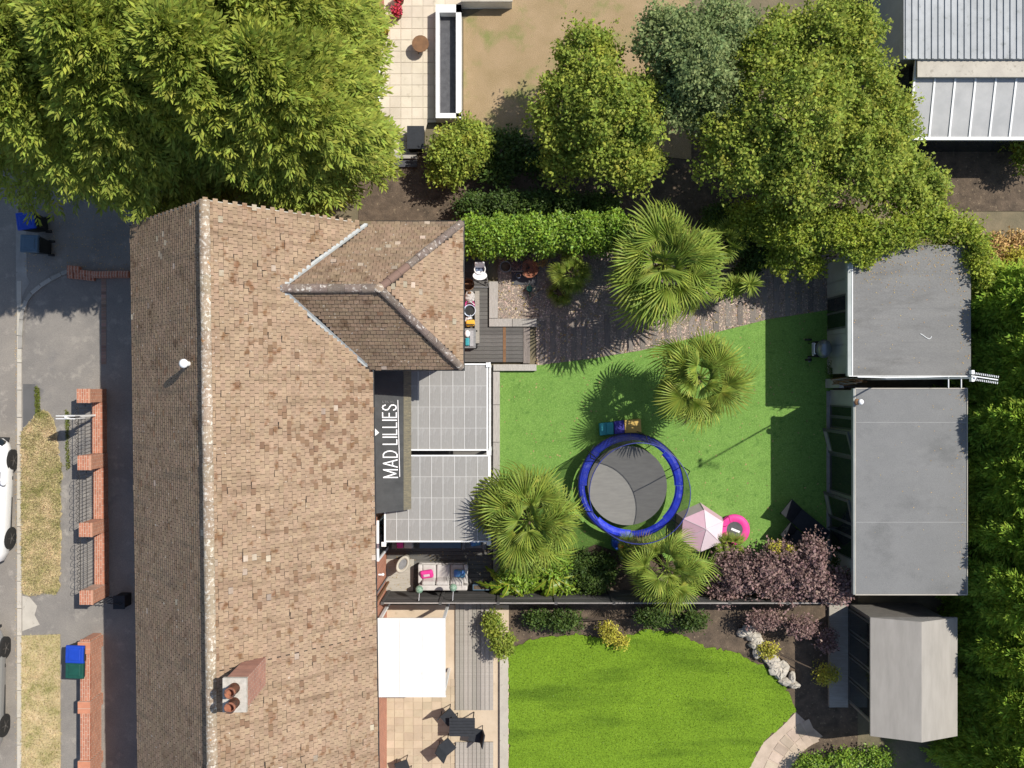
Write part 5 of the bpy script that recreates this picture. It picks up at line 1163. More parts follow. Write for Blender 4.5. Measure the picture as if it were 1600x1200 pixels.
# ------------------------------------------------------------------ parked cars
def car(label, m, loc, rz):
    t = thing('parked_car', label, 'car', (0, 0, 0))
    L = 4.1; n = 15
    st = [(-2.05, .42, .70, .62), (-2.0, .30, .86, .74), (-1.75, .20, .92, .82), (-1.2, .18, .95, .86), (-.4, .18, .95, .875), (.4, .18, .93, .88), (1.05, .18, .90, .875), (1.5, .19, .84, .85), (1.85, .22, .74, .76), (2.02, .30, .62, .60), (2.07, .40, .54, .45)]
    vs = []; k = 12
    for y, z0, z1, hw in st:
        ring_ = [(-hw * .9, z0), (-hw, z0 + .12), (-hw * 1.0, (z0 + z1) / 2), (-hw * .985, z1 - .10), (-hw * .90, z1 - .02), (-hw * .5, z1 + .02), (hw * .5, z1 + .02), (hw * .90, z1 - .02), (hw * .985, z1 - .10), (hw, (z0 + z1) / 2), (hw, z0 + .12), (hw * .9, z0)]
        vs += [(x, y, z) for x, z in ring_]
    fs = [(i * k + j, i * k + (j + 1) % k, (i + 1) * k + (j + 1) % k, (i + 1) * k + j) for i in range(len(st) - 1) for j in range(k)]
    fs = [f[::-1] for f in fs] + [tuple(range(k)), tuple(range((len(st) - 1) * k, len(st) * k))[::-1]]
    MB().add(vs, fs).build('body', MATS[m], t, smooth=True)
    cab = [(-1.95, .90, .70), (-1.55, 1.40, .60), (-.9, 1.47, .60), (.2, 1.46, .60), (.55, 1.38, .60), (1.15, .92, .72)]
    vs = []; 
    for y, z, hw in cab: vs += [(-.80, y * .98, .88), (-hw, y, z), (hw, y, z), (.80, y * .98, .88)]
    fs = [(i * 4 + j, (i + 1) * 4 + j, (i + 1) * 4 + j + 1, i * 4 + j + 1) for i in range(5) for j in range(3)] + [(0, 1, 2, 3), (23, 22, 21, 20)]
    MB().add(vs, fs).build('cabin', MATS[m], t, smooth=False, bevel=.03)
    for s in (-1, 1):
        MB().add([(s * .806, 1.0, .92), (s * .806, .05, .93), (s * .70, .05, 1.38), (s * .69, .45, 1.36)], [(0, 1, 2, 3)] if s > 0 else [(3, 2, 1, 0)]).build('window', MATS['glass_dark'], t)
        MB().add([(s * .806, -.05, .93), (s * .806, -1.45, .94), (s * .67, -1.3, 1.36), (s * .70, -.05, 1.38)], [(0, 1, 2, 3)] if s > 0 else [(3, 2, 1, 0)]).build('window', MATS['glass_dark'], t)
        MB().rbox(s * .62, 1.93, .66, .30, .22, .14, s * -.5).build('headlight', MATS['glass_dark'], t, bevel=.03)
        MB().rbox(s * .62, -1.985, .74, .14, .1, .18, s * .3).build('tail_light', MATS['toy_red'], t, bevel=.02)
        MB().ell((s * .93, .62, .98), .10, .09, .07).build('wing_mirror', MATS[m], t, smooth=True)
        MB().box(s * .872 - .006, s * .872 + .006, -1.0, .78, .30, .36).build('side_trim', MATS['rubber'], t)
        MB().rbox(s * .885, .1, .78, .02, .18, .03).build('door_handle', MATS[m], t)
        for y in (1.30, -1.28):
            MB().cyl((s * .76, y, .315), (s * .872, y, .315), .37, n=26).build('wheel_arch', MATS['rubber'], t)
            w = MB().lathe([(.20, -.09), (.305, -.09), (.318, -.05), (.318, .05), (.305, .085), (.21, .09)], (0, 0, 0), 26); w.v = [(s * (.80 + z), y + x, .315 + yy) for x, yy, z in w.v]; wo = w.build('tyre', MATS['tyre'], t, smooth=False)
            MB().cyl((s * .80, y, .315), (s * .872, y, .315), .205, n=22).build('rim', MATS['bin_black'], wo)
            for q in range(5):
                a = 2 * math.pi * q / 5 + .3; MB().cyl((s * .884, y + .03 * math.cos(a), .315 + .03 * math.sin(a)), (s * .878, y + .195 * math.cos(a), .315 + .195 * math.sin(a)), .030, .024, 6).build('spoke', MATS['alloy_dark'], wo)
            MB().cyl((s * .87, y, .315), (s * .892, y, .315), .045, n=12).build('hub', MATS['steel'], wo)
    MB().add([(-.70, 1.12, .945), (.70, 1.12, .945), (.57, .58, 1.375), (-.57, .58, 1.375)], [(0, 1, 2, 3)]).build('windscreen', MATS['glass_dark'], t)
    MB().box(-.45, .45, 2.05, 2.085, .38, .52).build('grille', MATS['bin_black'], t); MB().box(-.26, .26, 2.086, 2.096, .42, .52).build('number_plate', MATS['white_plastic'], t)
    MB().box(-.7, .7, 1.98, 2.06, .24, .30).build('bumper_lip', MATS['rubber'], t)
    t.location = loc; t.rotation_euler = (0, 0, rz); return t
c = P(22, 777.5); car('white hatchback parked at the kerb beside the verge', 'white_car', (c.x - .76, c.y, 0), R(-1.6))
c = P(15, 1068); car('silver-grey car parked at the kerb farther down the road', 'silver_car', (c.x - .84, c.y, 0), R(-.5))
# ------------------------------------------------------------------ fan palms
def fan_mesh(seed, pet, Rf, nseg=30, spread=2.2, droop=.25):
    rs = random.Random(seed); vs = []; fs = []
    def put(r, a, z): return (pet + r * math.cos(a), r * math.sin(a), z - droop * r * r / Rf)
    c = (pet, 0, 0); da = 2 * spread / nseg
    for i in range(nseg):
        a = -spread + (i + .5) * da; rl = Rf * (.72 + .28 * math.cos(a * .62)) * rs.uniform(.93, 1.05); ri = rl * rs.uniform(.30, .42); tw = rs.uniform(-.02, .02)
        b = len(vs); ea = rs.uniform(-.35, .35) * da
        vs += [c, put(ri, a - da * .48, -.014), put(ri, a, .022), put(ri, a + da * .48, -.014), put(rl * .78, a - da * .20 + ea * .4, -.004 + tw), put(rl * .78, a + da * .20 + ea * .4, -.004 + tw), put(rl, a + ea, -rs.uniform(.02, .09))]
        fs += [(b, b + 1, b + 2), (b, b + 2, b + 3), (b + 1, b + 4, b + 2), (b + 2, b + 5, b + 3), (b + 2, b + 4, b + 6, b + 5)]
    b = len(vs); vs += [(0, -.02, .01), (0, .02, .01), (pet * .6, .014, .05), (pet, .012, .01), (pet, -.012, .01), (pet * .6, -.014, .05)]; fs += [(b, b + 5, b + 2, b + 1), (b + 5, b + 4, b + 3, b + 2)]
    me = bpy.data.meshes.new('leaf'); me.from_pydata(vs, [], fs); me.materials.append(MATS['palm_leaf']); return me
def old_copy(me):
    c = me.copy(); c.materials.clear(); c.materials.append(MATS['palm_old']); return c
FANS = [fan_mesh(i, .62 + .07 * (i % 3), .60 + .04 * (i % 4), 26 + 2 * (i % 3), droop=.18 + .08 * (i % 3)) for i in range(6)]
OLD = [fan_mesh(60 + i, .66 + .06 * (i % 3), .62 + .04 * (i % 3), 26 + 2 * (i % 2), droop=.62 + .10 * (i % 3)) for i in range(4)]
DEAD = [old_copy(m_) for m_ in OLD[:2]]
SMALL = [fan_mesh(20 + i, .30 + .05 * i, .40, 26) for i in range(3)]
def palm(label, px, py, h, n, scale, seed, meshes=FANS, low=-38, high=78, lean=(0, 0), group='fan palms in the garden'):
    rs = random.Random(seed); q = P(px, py, h); base = Vector((q.x + lean[0], q.y + lean[1], 0)); t = thing('fan_palm', label, 'palm tree', base, group)
    top = Vector((q.x, q.y, h)); k = 7; pts = []; rr = []
    for i in range(k + 1): f = i / k; pts.append(base.lerp(top, f) + Vector((.03 * math.sin(5 * f), .03 * math.cos(4 * f), 0))); rr.append((.15 - .03 * f) * (1 + .10 * (i % 2)) * min(1, scale + .1))
    mb = MB().tube(pts, rr, 10)
    for i in range(60):
        f = rs.uniform(.15, .98); a = rs.uniform(0, 6.28); p = base.lerp(top, f); r_ = .13 * min(1, scale + .1); d = Vector((math.cos(a), math.sin(a), .9)); s = p + Vector((math.cos(a), math.sin(a), 0)) * r_
        mb.cyl(s, s + d.normalized() * rs.uniform(.08, .16), .022, .008, 4, False)
    mb.build('trunk', MATS['palm_trunk'], t)
    for i in range(n):
        f = (i + .5) / n; az = i * 2.39996 + rs.uniform(-.45, .45); el = R(high + (low - high) * f ** .75 + rs.uniform(-16, 16)); roll = rs.gauss(0, .55); s = scale * rs.uniform(.86, 1.08) * (.78 if f < .12 else 1.0)
        pool = (DEAD if (f > .93 and rs.random() < .6) else OLD) if (meshes is FANS and f > .5) else meshes
        o = bpy.data.objects.new('leaf', pool[rs.randrange(len(pool))]); COL.objects.link(o); o.parent = t
        M = Matrix.Rotation(az, 4, 'Z') @ Matrix.Rotation(-el, 4, 'Y') @ Matrix.Rotation(roll, 4, 'X') @ Matrix.Diagonal((s, s, s, 1))
        M.translation = (top - base) + Vector((0, 0, -.22 * f)); o.matrix_local = M
    return t
palm('largest fan palm, spreading over hedge and sleeper path', 1038, 412, 3.3, 52, 1.5, 1)
palm('fan palm standing alone on the lawn above the trampoline', 1094, 592, 3.1, 38, 1.22, 2, lean=(-.05, .0))
palm('fan palm over the terrace edge beside the patio canopy', 826, 812, 2.9, 44, 1.38, 3)
palm('fan palm below the trampoline beside the pink play tent', 1042, 888, 2.5, 32, 1.04, 4)
palm('small fan palm on the gravel beside the copper bowl', 893, 428, 1.35, 20, 1.0, 5, SMALL, -25, 70, group='small palms and yuccas')
palm('low young palm below the small gravel palm in the shade', 877, 455, .55, 12, .8, 6, SMALL, -15, 65, group='small palms and yuccas')
palm('tiny palm between the play tent and the purple bush', 1142, 858, .8, 13, .85, 7, SMALL, -20, 70, group='small palms and yuccas')
palm('shaded fan palm among the shrubs next to the yucca', 1128, 375, 1.7, 18, 1.15, 8, SMALL, -30, 65, group='small palms and yuccas')
palm('half hidden small palm over the ride-on toy', 990, 862, 1.2, 14, .85, 9, SMALL, -25, 60, group='small palms and yuccas')

def sword(name, label, px, py, h, n, L, wd, m, seed, heads=1):
    rs = np.random.RandomState(seed); t = thing(name, label, 'yucca', P(px, py), 'small palms and yuccas'); PP, AA = [], []
    for k in range(heads):
        c = np.array(P(px + (rs.uniform(-22, 22) if heads > 1 else 0), py + (rs.uniform(-9, 9) if heads > 1 else 0), h * rs.uniform(.7, 1.1)))
        d = rs.normal(size=(n, 3)); d[:, 2] = np.abs(d[:, 2]) * .9 - .25; PP.append(np.repeat(c[None], n, 0)); AA.append(unit(d))
        MB().tube([Vector((P(px, py).x, P(px, py).y, 0)), Vector(c)], [.06, .04], 7).build('stem', MATS['palm_trunk'], t)
    p, a = np.concatenate(PP), np.concatenate(AA); leaf_mesh('leaves', p, a, np.cross(a, np.cross(np.array([0, 0, 1.0]), a)) + 1e-3, L * (.7 + .5 * rs.rand(len(p))), wd, MATS[m], t, .06)
sword('yucca', 'many headed yucca beside the largest palm on the path', 1140, 448, 1.5, 60, .42, .05, 'palm_leaf', 3, 5)
sword('yucca', 'spiky yucca head at the path edge nearest the ivy', 1172, 444, 1.5, 70, .45, .05, 'palm_leaf', 4, 1)

# banana-like big leaves by the fence
bn = thing('banana_plant', 'bright green banana plant with broad torn leaves by the fence', 'plant', P(848, 908))
rs = random.Random(12)
def broad_leaf(p, az, L, wd, rise, seed):
    r_ = random.Random(seed); n = 18; vs = []; fs = []
    d = Vector((math.cos(az), math.sin(az), 0)); s = Vector((-d.y, d.x, 0)); bend = r_.uniform(-.35, .35)
    for i in range(n + 1):
        f = i / n; c = p + d * L * f + Vector((0, 0, rise * math.sin(f * 2.2) - .55 * L * f * f)) + s * (bend * f * f); w = wd * math.sin(math.pi * min(1, .06 + f * .94)) ** .6 * (1 if f < .97 else .2)
        jl, jr = r_.choice((.35, .6, .9, 1.0, 1.1)), r_.choice((.35, .6, .9, 1.0, 1.1)); vs += [c + s * w * jl - Vector((0, 0, .25 * w * jl)), c + Vector((0, 0, .012)), c - s * w * jr - Vector((0, 0, .25 * w * jr))]
    for i in range(n):
        b = i * 3; fs += [(b, b + 1, b + 4, b + 3), (b + 1, b + 2, b + 5, b + 4)]
    o = MB().add(vs, fs).build('leaf', MATS['leaf_banana'], bn, at=p); 
    MB().tube([p] + [vs[i * 3 + 1] + Vector((0, 0, .012)) for i in range(1, n + 1)], [.02] + [.013 - .0006 * i for i in range(n)], 5).build('midrib', MATS['leaf_yellow'], o)
hub = P(862, 900, .9)
MB().tube([(hub.x, hub.y, 0), (hub.x + .02, hub.y, .5), (hub.x, hub.y, .95)], [.09, .075, .05], 8).build('stem', MATS['leaf_banana'], bn)
for k, (az, L, wd, ri) in enumerate([(20, .75, .10, .3), (48, .95, .06, .35), (-8, 1.35, .055, .25), (165, 1.05, .12, .4), (190, 1.35, .13, .3), (215, 1.15, .12, .35), (238, 1.0, .11, .3), (260, .85, .10, .3), (285, .75, .13, .3), (310, .8, .12, .3), (140, .9, .12, .4), (335, 1.0, .09, .3)]):
    broad_leaf(hub + Vector((0, 0, rs.uniform(-.2, .15))), R(az), L, wd, ri, k)
hub2 = P(795, 912, .8)
for k, (az, L, wd, ri) in enumerate([(150, .95, .12, .3), (185, 1.15, .13, .3), (205, .8, .12, .3), (255, .7, .11, .3), (290, .8, .12, .3), (330, .7, .10, .3), (20, .6, .13, .3), (165, .6, .10, .35)]):
    broad_leaf(hub2 + Vector((0, 0, rs.uniform(-.2, .2))), R(az), L, wd, ri, 40 + k)
MB().tube([(hub2.x, hub2.y, 0), (hub2.x + .02, hub2.y, .4), (hub2.x, hub2.y, .85)], [.08, .07, .05], 8).build('stem', MATS['leaf_banana'], bn)
plt_ = thing('fence_planter', 'dark teal trough on the deck by the fence beside the banana plant', 'planter', P(765, 918)); q = P(753, 917, .4); MB().box(q.x - .30, q.x + .30, q.y - .09, q.y + .1, DZ, .5).build('trough', MATS['bin_bluegrey'], plt_); MB().box(q.x - .27, q.x + .27, q.y - .06, q.y + .07, .5, .505).build('soil', MATS['soil'], plt_)
gl = thing('garden_globe', 'grey round garden globe beside the terrace corner', 'globe', P(778, 903)); MB().ell(P(778, 904, .5), .11, .11, .12).build('globe', MATS['pot_grey'], gl, smooth=True); MB().cyl(P(778, 904, .05), P(778, 904, .42), .03).build('stand', MATS['iron'], gl)

# ------------------------------------------------------------------ hedges and shrubs of the garden
def blob_px(lst): return [(tuple(P(x, y, z)), r) for x, y, z, r in lst]
def hedge(name, label, lst, m, density, size, cat='hedge', wm=.55, group=None):
    bl = blob_px(lst); c = bl[len(bl) // 2][0]; return broadleaf(name, label, (c[0], c[1], 0), bl, MATS[m], density, size, cat, group, .06, wm)
hedge('laurel_hedge', 'glossy bright green laurel hedge between the rear wing and the largest palm',
      [(738 + i * 22, 372 - i * .8 + (4 if i % 2 else -3), 1.35, (.42, .50, .82 + .1 * (i % 3))) for i in range(11)], 'leaf_laurel', 1500, .10)
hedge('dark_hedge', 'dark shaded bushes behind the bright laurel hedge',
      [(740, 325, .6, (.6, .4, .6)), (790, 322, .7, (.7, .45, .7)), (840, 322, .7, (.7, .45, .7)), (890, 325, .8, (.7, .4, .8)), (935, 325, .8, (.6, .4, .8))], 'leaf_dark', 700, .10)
hedge('climbing_ivy', 'yellow-green ivy thicket spilling over the garden room roof corner',
      [(1165, 345, 1.5, (.7, .5, 1.0)), (1205, 352, 1.9, (.7, .6, 1.0)), (1245, 365, 2.2, (.75, .7, .9)), (1285, 362, 2.5, (.7, .6, .7)), (1325, 362, 2.7, (.7, .6, .6)), (1368, 368, 2.85, (.65, .6, .5)), (1400, 362, 2.9, (.55, .5, .45)), (1430, 352, 2.9, (.55, .35, .45)), (1465, 352, 2.7, (.6, .4, .7)), (1495, 368, 2.5, (.5, .45, .8)), (1512, 398, 2.4, (.42, .5, .8)), (1522, 430, 2.3, (.30, .45, .8)), (1227, 405, 1.6, (.45, .45, .6)), (1262, 412, 1.7, (.35, .35, .5)), (1345, 398, 2.85, (.35, .35, .3))], 'leaf_ivy', 1050, .105)
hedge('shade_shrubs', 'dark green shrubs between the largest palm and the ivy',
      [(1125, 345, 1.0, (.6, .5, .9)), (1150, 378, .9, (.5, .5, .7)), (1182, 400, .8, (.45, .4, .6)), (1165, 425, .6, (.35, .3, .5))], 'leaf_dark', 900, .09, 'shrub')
hedge('bramble_patch', 'straw coloured bramble patch behind the garden rooms',
      [(1548, 395, .5, (.45, .6, .5)), (1575, 420, .5, (.5, .7, .5)), (1560, 455, .5, (.5, .5, .5)), (1590, 385, .4, (.5, .5, .4))], 'leaf_dry', 900, .09, 'shrub')
hedge('pale_weeds', 'yellow-green weeds growing through the bramble patch',
      [(1585, 405, .9, (.35, .3, .3)), (1560, 440, .9, (.28, .25, .3)), (1578, 465, .9, (.5, .25, .3)), (1535, 425, .9, (.2, .3, .3))], 'leaf_yellow', 700, .09, 'shrub')
hedge('smoke_bush', 'purple-brown smoke bush in front of the long garden room',
      [(1148, 892, 1.0, (.70, .66, .9)), (1195, 897, 1.3, (.8, .66, .9)), (1250, 892, 1.5, (.75, .66, .8)), (1268, 866, 1.8, (.36, .50, .5)), (1300, 915, 1.7, (.60, .40, .6)), (1215, 872, 1.4, (.6, .45, .6)), (1130, 922, .9, (.5, .36, .6)), (1235, 918, 1.4, (.6, .32, .6))], 'leaf_purple', 1100, .10, 'shrub', .6)
hedge('yellow_sprigs', 'clump of yellow-green leaves growing out of the purple bush', [(1212, 855, 1.75, (.20, .14, .12)), (1236, 862, 1.78, (.16, .13, .10)), (1220, 866, 1.8, (.14, .1, .1))], 'leaf_yellow', 900, .07, 'shrub')
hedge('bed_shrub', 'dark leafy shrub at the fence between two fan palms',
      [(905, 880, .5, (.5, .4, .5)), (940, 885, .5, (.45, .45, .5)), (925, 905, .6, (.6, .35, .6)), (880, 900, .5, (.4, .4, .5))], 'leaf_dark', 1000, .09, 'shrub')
hedge('fern_clump', 'bright green leafy clump below the terrace palm by the fence', [(802, 880, .9, (.4, .35, .4)), (835, 872, .9, (.45, .35, .4)), (868, 880, .8, (.4, .35, .35)), (815, 905, .7, (.4, .25, .35)), (880, 912, .6, (.45, .25, .35))], 'leaf_laurel', 800, .15, 'shrub', .34)
hedge('door_bush', 'dark low bush at the foot of the long garden room', [(1312, 878, .5, (.32, .5, .5)), (1318, 905, .5, (.35, .4, .5))], 'leaf_dark', 900, .07, 'shrub')
hedge('grass_clump', 'olive grass clump by the corner of the grill room', [(1308, 577, .3, (.30, .22, .3))], 'leaf_dark', 1400, .09, 'shrub', .2)

# ------------------------------------------------------------------ conifers
CG = 'tall conifers across the road side of the neighbour'
for i, (lab, px, py, hh, rr, n) in enumerate([
        ('feathery conifer overhanging the wheelie bins', 88, 116, 11.0, 2.85, 5000), ('feathery conifer between the drive and the gable end', 228, 128, 11.4, 2.6, 4800),
        ('feathery conifer touching the ridge end of the house roof', 352, 142, 11.2, 2.3, 4500), ('feathery conifer beside the pale patio next door', 452, 158, 10.4, 2.1, 4500),
        ('feathery conifer in the outermost corner above the road', 10, 15, 11.0, 2.9, 3400), ('feathery conifer at the top edge behind two others', 175, 10, 10.6, 2.6, 3200), ('conifer behind the one by the pale patio', 425, 45, 10.2, 2.3, 3600), ('conifer at the top edge behind the one touching the ridge', 310, 5, 10.8, 2.6, 3200)]):
    q = P(px, py, 7.0); conifer('conifer', lab, (q.x, q.y, 0), hh, rr, n, MATS['leaf_conifer'], CG, seed=i * 3, z0=3.6, spray=.60, shape=.6, dens=1.25)
HG = 'conifers in the tall boundary row'
rowl = ['topmost conifer of the boundary row behind the straw brambles', 'second conifer of the boundary row from the brambles', 'third conifer of the boundary row, by the aerial', 'fourth conifer of the boundary row from the brambles', 'fifth conifer of the boundary row, behind the long garden room', 'sixth conifer of the boundary row from the brambles', 'seventh conifer of the boundary row, behind the pale summerhouse', 'eighth conifer of the boundary row from the brambles', 'ninth conifer, last of the boundary row']
for i, lab in enumerate(rowl):
    y = 2.35 - i * 1.75; x = 15.45 + .2 * math.sin(i * 2.1)
    conifer('conifer', lab, (x, y, 0), 4.5 + .3 * math.sin(i * 1.7), 1.15, 3600, MATS['leaf_conifer_hedge'], HG, seed=50 + i * 3, z0=.15, spray=.5, shape=.45, lobes=4, dens=1.1)

# ------------------------------------------------------------------ trees in the upper gardens
def tree(label, px, py, zc_, lst, m, dens, size, seed=0):
    bl = [(tuple(P(px + dx, py + dy, zc_ + dz)), r) for dx, dy, dz, r in lst]; b = P(px, py, zc_); return broadleaf('broadleaf_tree', label, (b.x, b.y, 0), bl, MATS[m], dens, size, 'tree', 'trees in the upper gardens', .13)
tree('round green tree with a shaded flank beside the bleached lawn', 935, 165, 3.2, [(0, 0, .3, (1.1, 1.2, 1.3)), (-55, 10, -.6, (.9, 1.2, 1.2)), (45, 20, 0, (1.0, 1.1, 1.2)), (-20, -75, -.3, (.9, .8, 1.0)), (20, 75, -.4, (1.0, .9, 1.0)), (55, 95, -1.0, (.8, .7, .9)), (-50, 85, -1.2, (.7, .7, .8))], 'leaf_olive', 640, .115)
tree('grey-green tree between two yellow-green ones', 1085, 95, 3.6, [(0, 0, .3, (1.1, 1.1, 1.2)), (-45, -30, 0, (.9, .9, 1.1)), (40, -40, 0, (1.0, .9, 1.1)), (-20, 60, -.6, (1.0, .9, 1.0)), (40, 70, -.5, (1.0, .9, 1.0)), (-60, 60, -.9, (.7, .8, .9))], 'leaf_grey', 640, .115)
tree('big yellow-green tree spreading above the garden room climber', 1245, 175, 3.8, [(0, 0, .6, (1.5, 1.4, 1.4)), (-90, 60, -.4, (1.2, 1.2, 1.3)), (85, -40, 0, (1.2, 1.2, 1.2)), (60, -110, 0, (1.3, 1.1, 1.2)), (100, 70, -.3, (1.2, 1.2, 1.2)), (0, 100, -.5, (1.4, 1.1, 1.2)), (150, 110, -1.0, (1.1, .9, 1.0)), (185, 125, -1.4, (.8, .7, .9)), (-40, -90, -.2, (1.2, 1.1, 1.1)), (140, 20, -.8, (.8, 1.0, 1.0))], 'leaf_olive', 600, .115)
hedge('garden_shrub', 'round bright shrub at the end of the long white planter', [(712, 240, 1.0, (.85, .8, .9)), (735, 225, 1.0, (.7, .7, .8)), (700, 268, .8, (.6, .5, .6))], 'leaf_olive', 500, .12, 'shrub')
hedge('shadow_shrub', 'dark shrub in the shadow beside the bright round shrub', [(790, 235, .6, (.8, .6, .6)), (850, 250, .6, (.9, .5, .6)), (775, 270, .5, (.6, .4, .5))], 'leaf_dark', 500, .12, 'shrub')
hedge('corner_shrub', 'shrub at the outermost edge beside the white conservatory', [(1600, 200, .9, (.6, .7, .8)), (1610, 240, .8, (.5, .6, .7))], 'leaf_olive', 500, .12, 'shrub')
# ------------------------------------------------------------------ upper neighbour: pale patio, planter wall, bleached lawn
py_ = sheet('patio', [(560, -120), (722, -120), (722, 190), (668, 192), (655, 240), (560, 240)], .03, MATS['paving_pale'])
rs = random.Random(3)
for i in range(9):
    for j in range(17):
        a, b = 575 + i * 17.2, -60 + j * 17.6
        if a > 700 or b > 226 or (a > 650 and b > 170): continue
        MB().box(gx(a + .35), gx(a + 16.8), gy(b + 17.2), gy(b + .35), .02, .046 + rs.uniform(-.002, .003)).build('paving_slab', MATS['paving_pale'], py_, at=(gx(a), gy(b), .03))
sheet('bleached_lawn', [(724, 30), (1080, -150), (1080, 250), (724, 205)], .02, MATS['lawn_dry'])
pw = thing('planter_wall', 'long white rendered planter wall with dark soil between patio and bleached lawn', 'planter', P(703, 100))
for nm, a, b, c, d, z in (('wall', 714, 722, 18, 190, .55), ('wall', 683, 688.5, 30, 184, .55), ('wall', 683, 722, 184.5, 192, .55), ('wall', 683, 722, 18, 30, .55)): MB().box(gx(a), gx(b), gy(d), gy(c), 0, z).build(nm, MATS['white_paint'], pw)
MB().box(gx(688.5), gx(714), gy(184.5), gy(30), 0, .2).build('soil', MATS['slate'], pw)
lw = thing('low_white_wall', 'low white rendered wall at the top edge by the bleached lawn', 'wall', P(760, 8)); MB().box(gx(722.5), gx(800), gy(14), gy(2), 0, .6).build('wall', MATS['white_paint'], lw); MB().box(gx(722), gx(801), gy(15), gy(1), .6, .64).build('coping', MATS['concrete_light'], lw)
rh = thing('red_roof_outhouse', 'corner of a red-brown tiled outhouse roof at the top edge', 'outhouse', P(560, -10)); a = P(540, -120, 2.3); b = P(590, 28, 2.3)
MB().box(a.x + .1, b.x - .12, b.y + .12, a.y, 0, 2.25).build('wall', B_HOUSE_Y, rh); rf = MB().solid([V_((a.x, b.y, 2.75)), V_((b.x, b.y, 2.3)), V_((b.x, a.y, 2.3)), V_((a.x, a.y, 2.75))], [V_((a.x, b.y, 2.65)), V_((b.x, b.y, 2.2)), V_((b.x, a.y, 2.2)), V_((a.x, a.y, 2.65))]).build('roof', MATS['ridge_tile_new'], rh)
for k in range(9): MB().solid([V_((a.x + (b.x - a.x) * (k + d) / 9, y_, 2.768 - .45 * (k + d) / 9 - .0 * d)) for d, y_ in ((.0, b.y - .02), (.97, b.y - .02), (.97, a.y), (.0, a.y))], [V_((a.x + (b.x - a.x) * (k + d) / 9, y_, 2.75 - .45 * (k + d) / 9 - .0)) for d, y_ in ((.0, b.y - .02), (.97, b.y - .02), (.97, a.y), (.0, a.y))]).build('tile_course', MATS['ridge_tile_new'], rf)
def flowerpot(lab, px, py, m):
    t = thing('flower_pot', lab, 'pot', P(px, py), 'pots on the pale patio'); q = P(px, py); MB().lathe([(.11, 0), (.16, .28), (.17, .31), (.14, .3), (.001, .27)], (q.x, q.y, .046), 14).build('pot', MATS['terracotta'], t)
    n = 260; pp = np.array(q)[None] + rnd_dirs(n) * np.random.rand(n, 1) ** .4 * .2 + np.array([0, 0, .48]); leaf_mesh('flowers', pp, rnd_dirs(n) + np.array([0, 0, .7]), rnd_dirs(n) + np.array([0, 0, 1.]), .07, .06, MATS[m], t)
flowerpot('pot of red flowers at the top edge of the pale patio', 626, 4, 'flower_red'); flowerpot('pot of red flowers standing farther in on the pale patio', 623, 26, 'flower_red'); flowerpot('pot with yellow-green plant by the conifer on the pale patio', 602, 55, 'leaf_yellow')
tb = thing('patio_table', 'small brown table standing alone on the pale patio', 'table', P(659, 76)); q = P(659, 76); MB().lathe([(.28, .42), (.28, .45), (.001, .45)], (q.x, q.y, 0), 18).build('top', MATS['brown_wood'], tb)
for k in range(3): a_ = 2.1 * k; MB().cyl((q.x + .2 * math.cos(a_), q.y + .2 * math.sin(a_), .046), (q.x + .1 * math.cos(a_), q.y + .1 * math.sin(a_), .42), .018).build('leg', MATS['brown_wood'], tb)
wb = thing('white_bench', 'white bench at the edge of the pale patio under the conifer', 'bench', P(590, 140)); MB().box(gx(584), gx(597), gy(168), gy(112), .42, .47).build('seat', MATS['white_plastic'], wb); MB().box(gx(583), gx(585), gy(168), gy(112), .472, .85).build('backrest', MATS['white_plastic'], wb)
for yy in (116, 164):
    for xx in (585.5, 595.5): MB().box(gx(xx) - .03, gx(xx) + .03, gy(yy) - .03, gy(yy) + .03, .046, .42).build('leg', MATS['white_plastic'], wb)
st = thing('storage_chest', 'dark storage chest at the lower end of the pale patio', 'chest', P(650, 232)); MB().box(gx(640), gx(664), gy(238), gy(205), .046, .5).build('chest', MATS['bin_black'], st); MB().box(gx(639), gx(665), gy(239), gy(204), .5, .55).build('lid', MATS['lounger_black'], st)
dw_ = thing('patio_step', 'dark stone steps below the pale patio', 'step', P(620, 252)); MB().box(gx(588), gx(652), gy(250), gy(241), 0, .22).build('tread', MATS['concrete'], dw_); MB().box(gx(588), gx(652), gy(262), gy(250.5), 0, .11).build('tread', MATS['slate'], dw_)

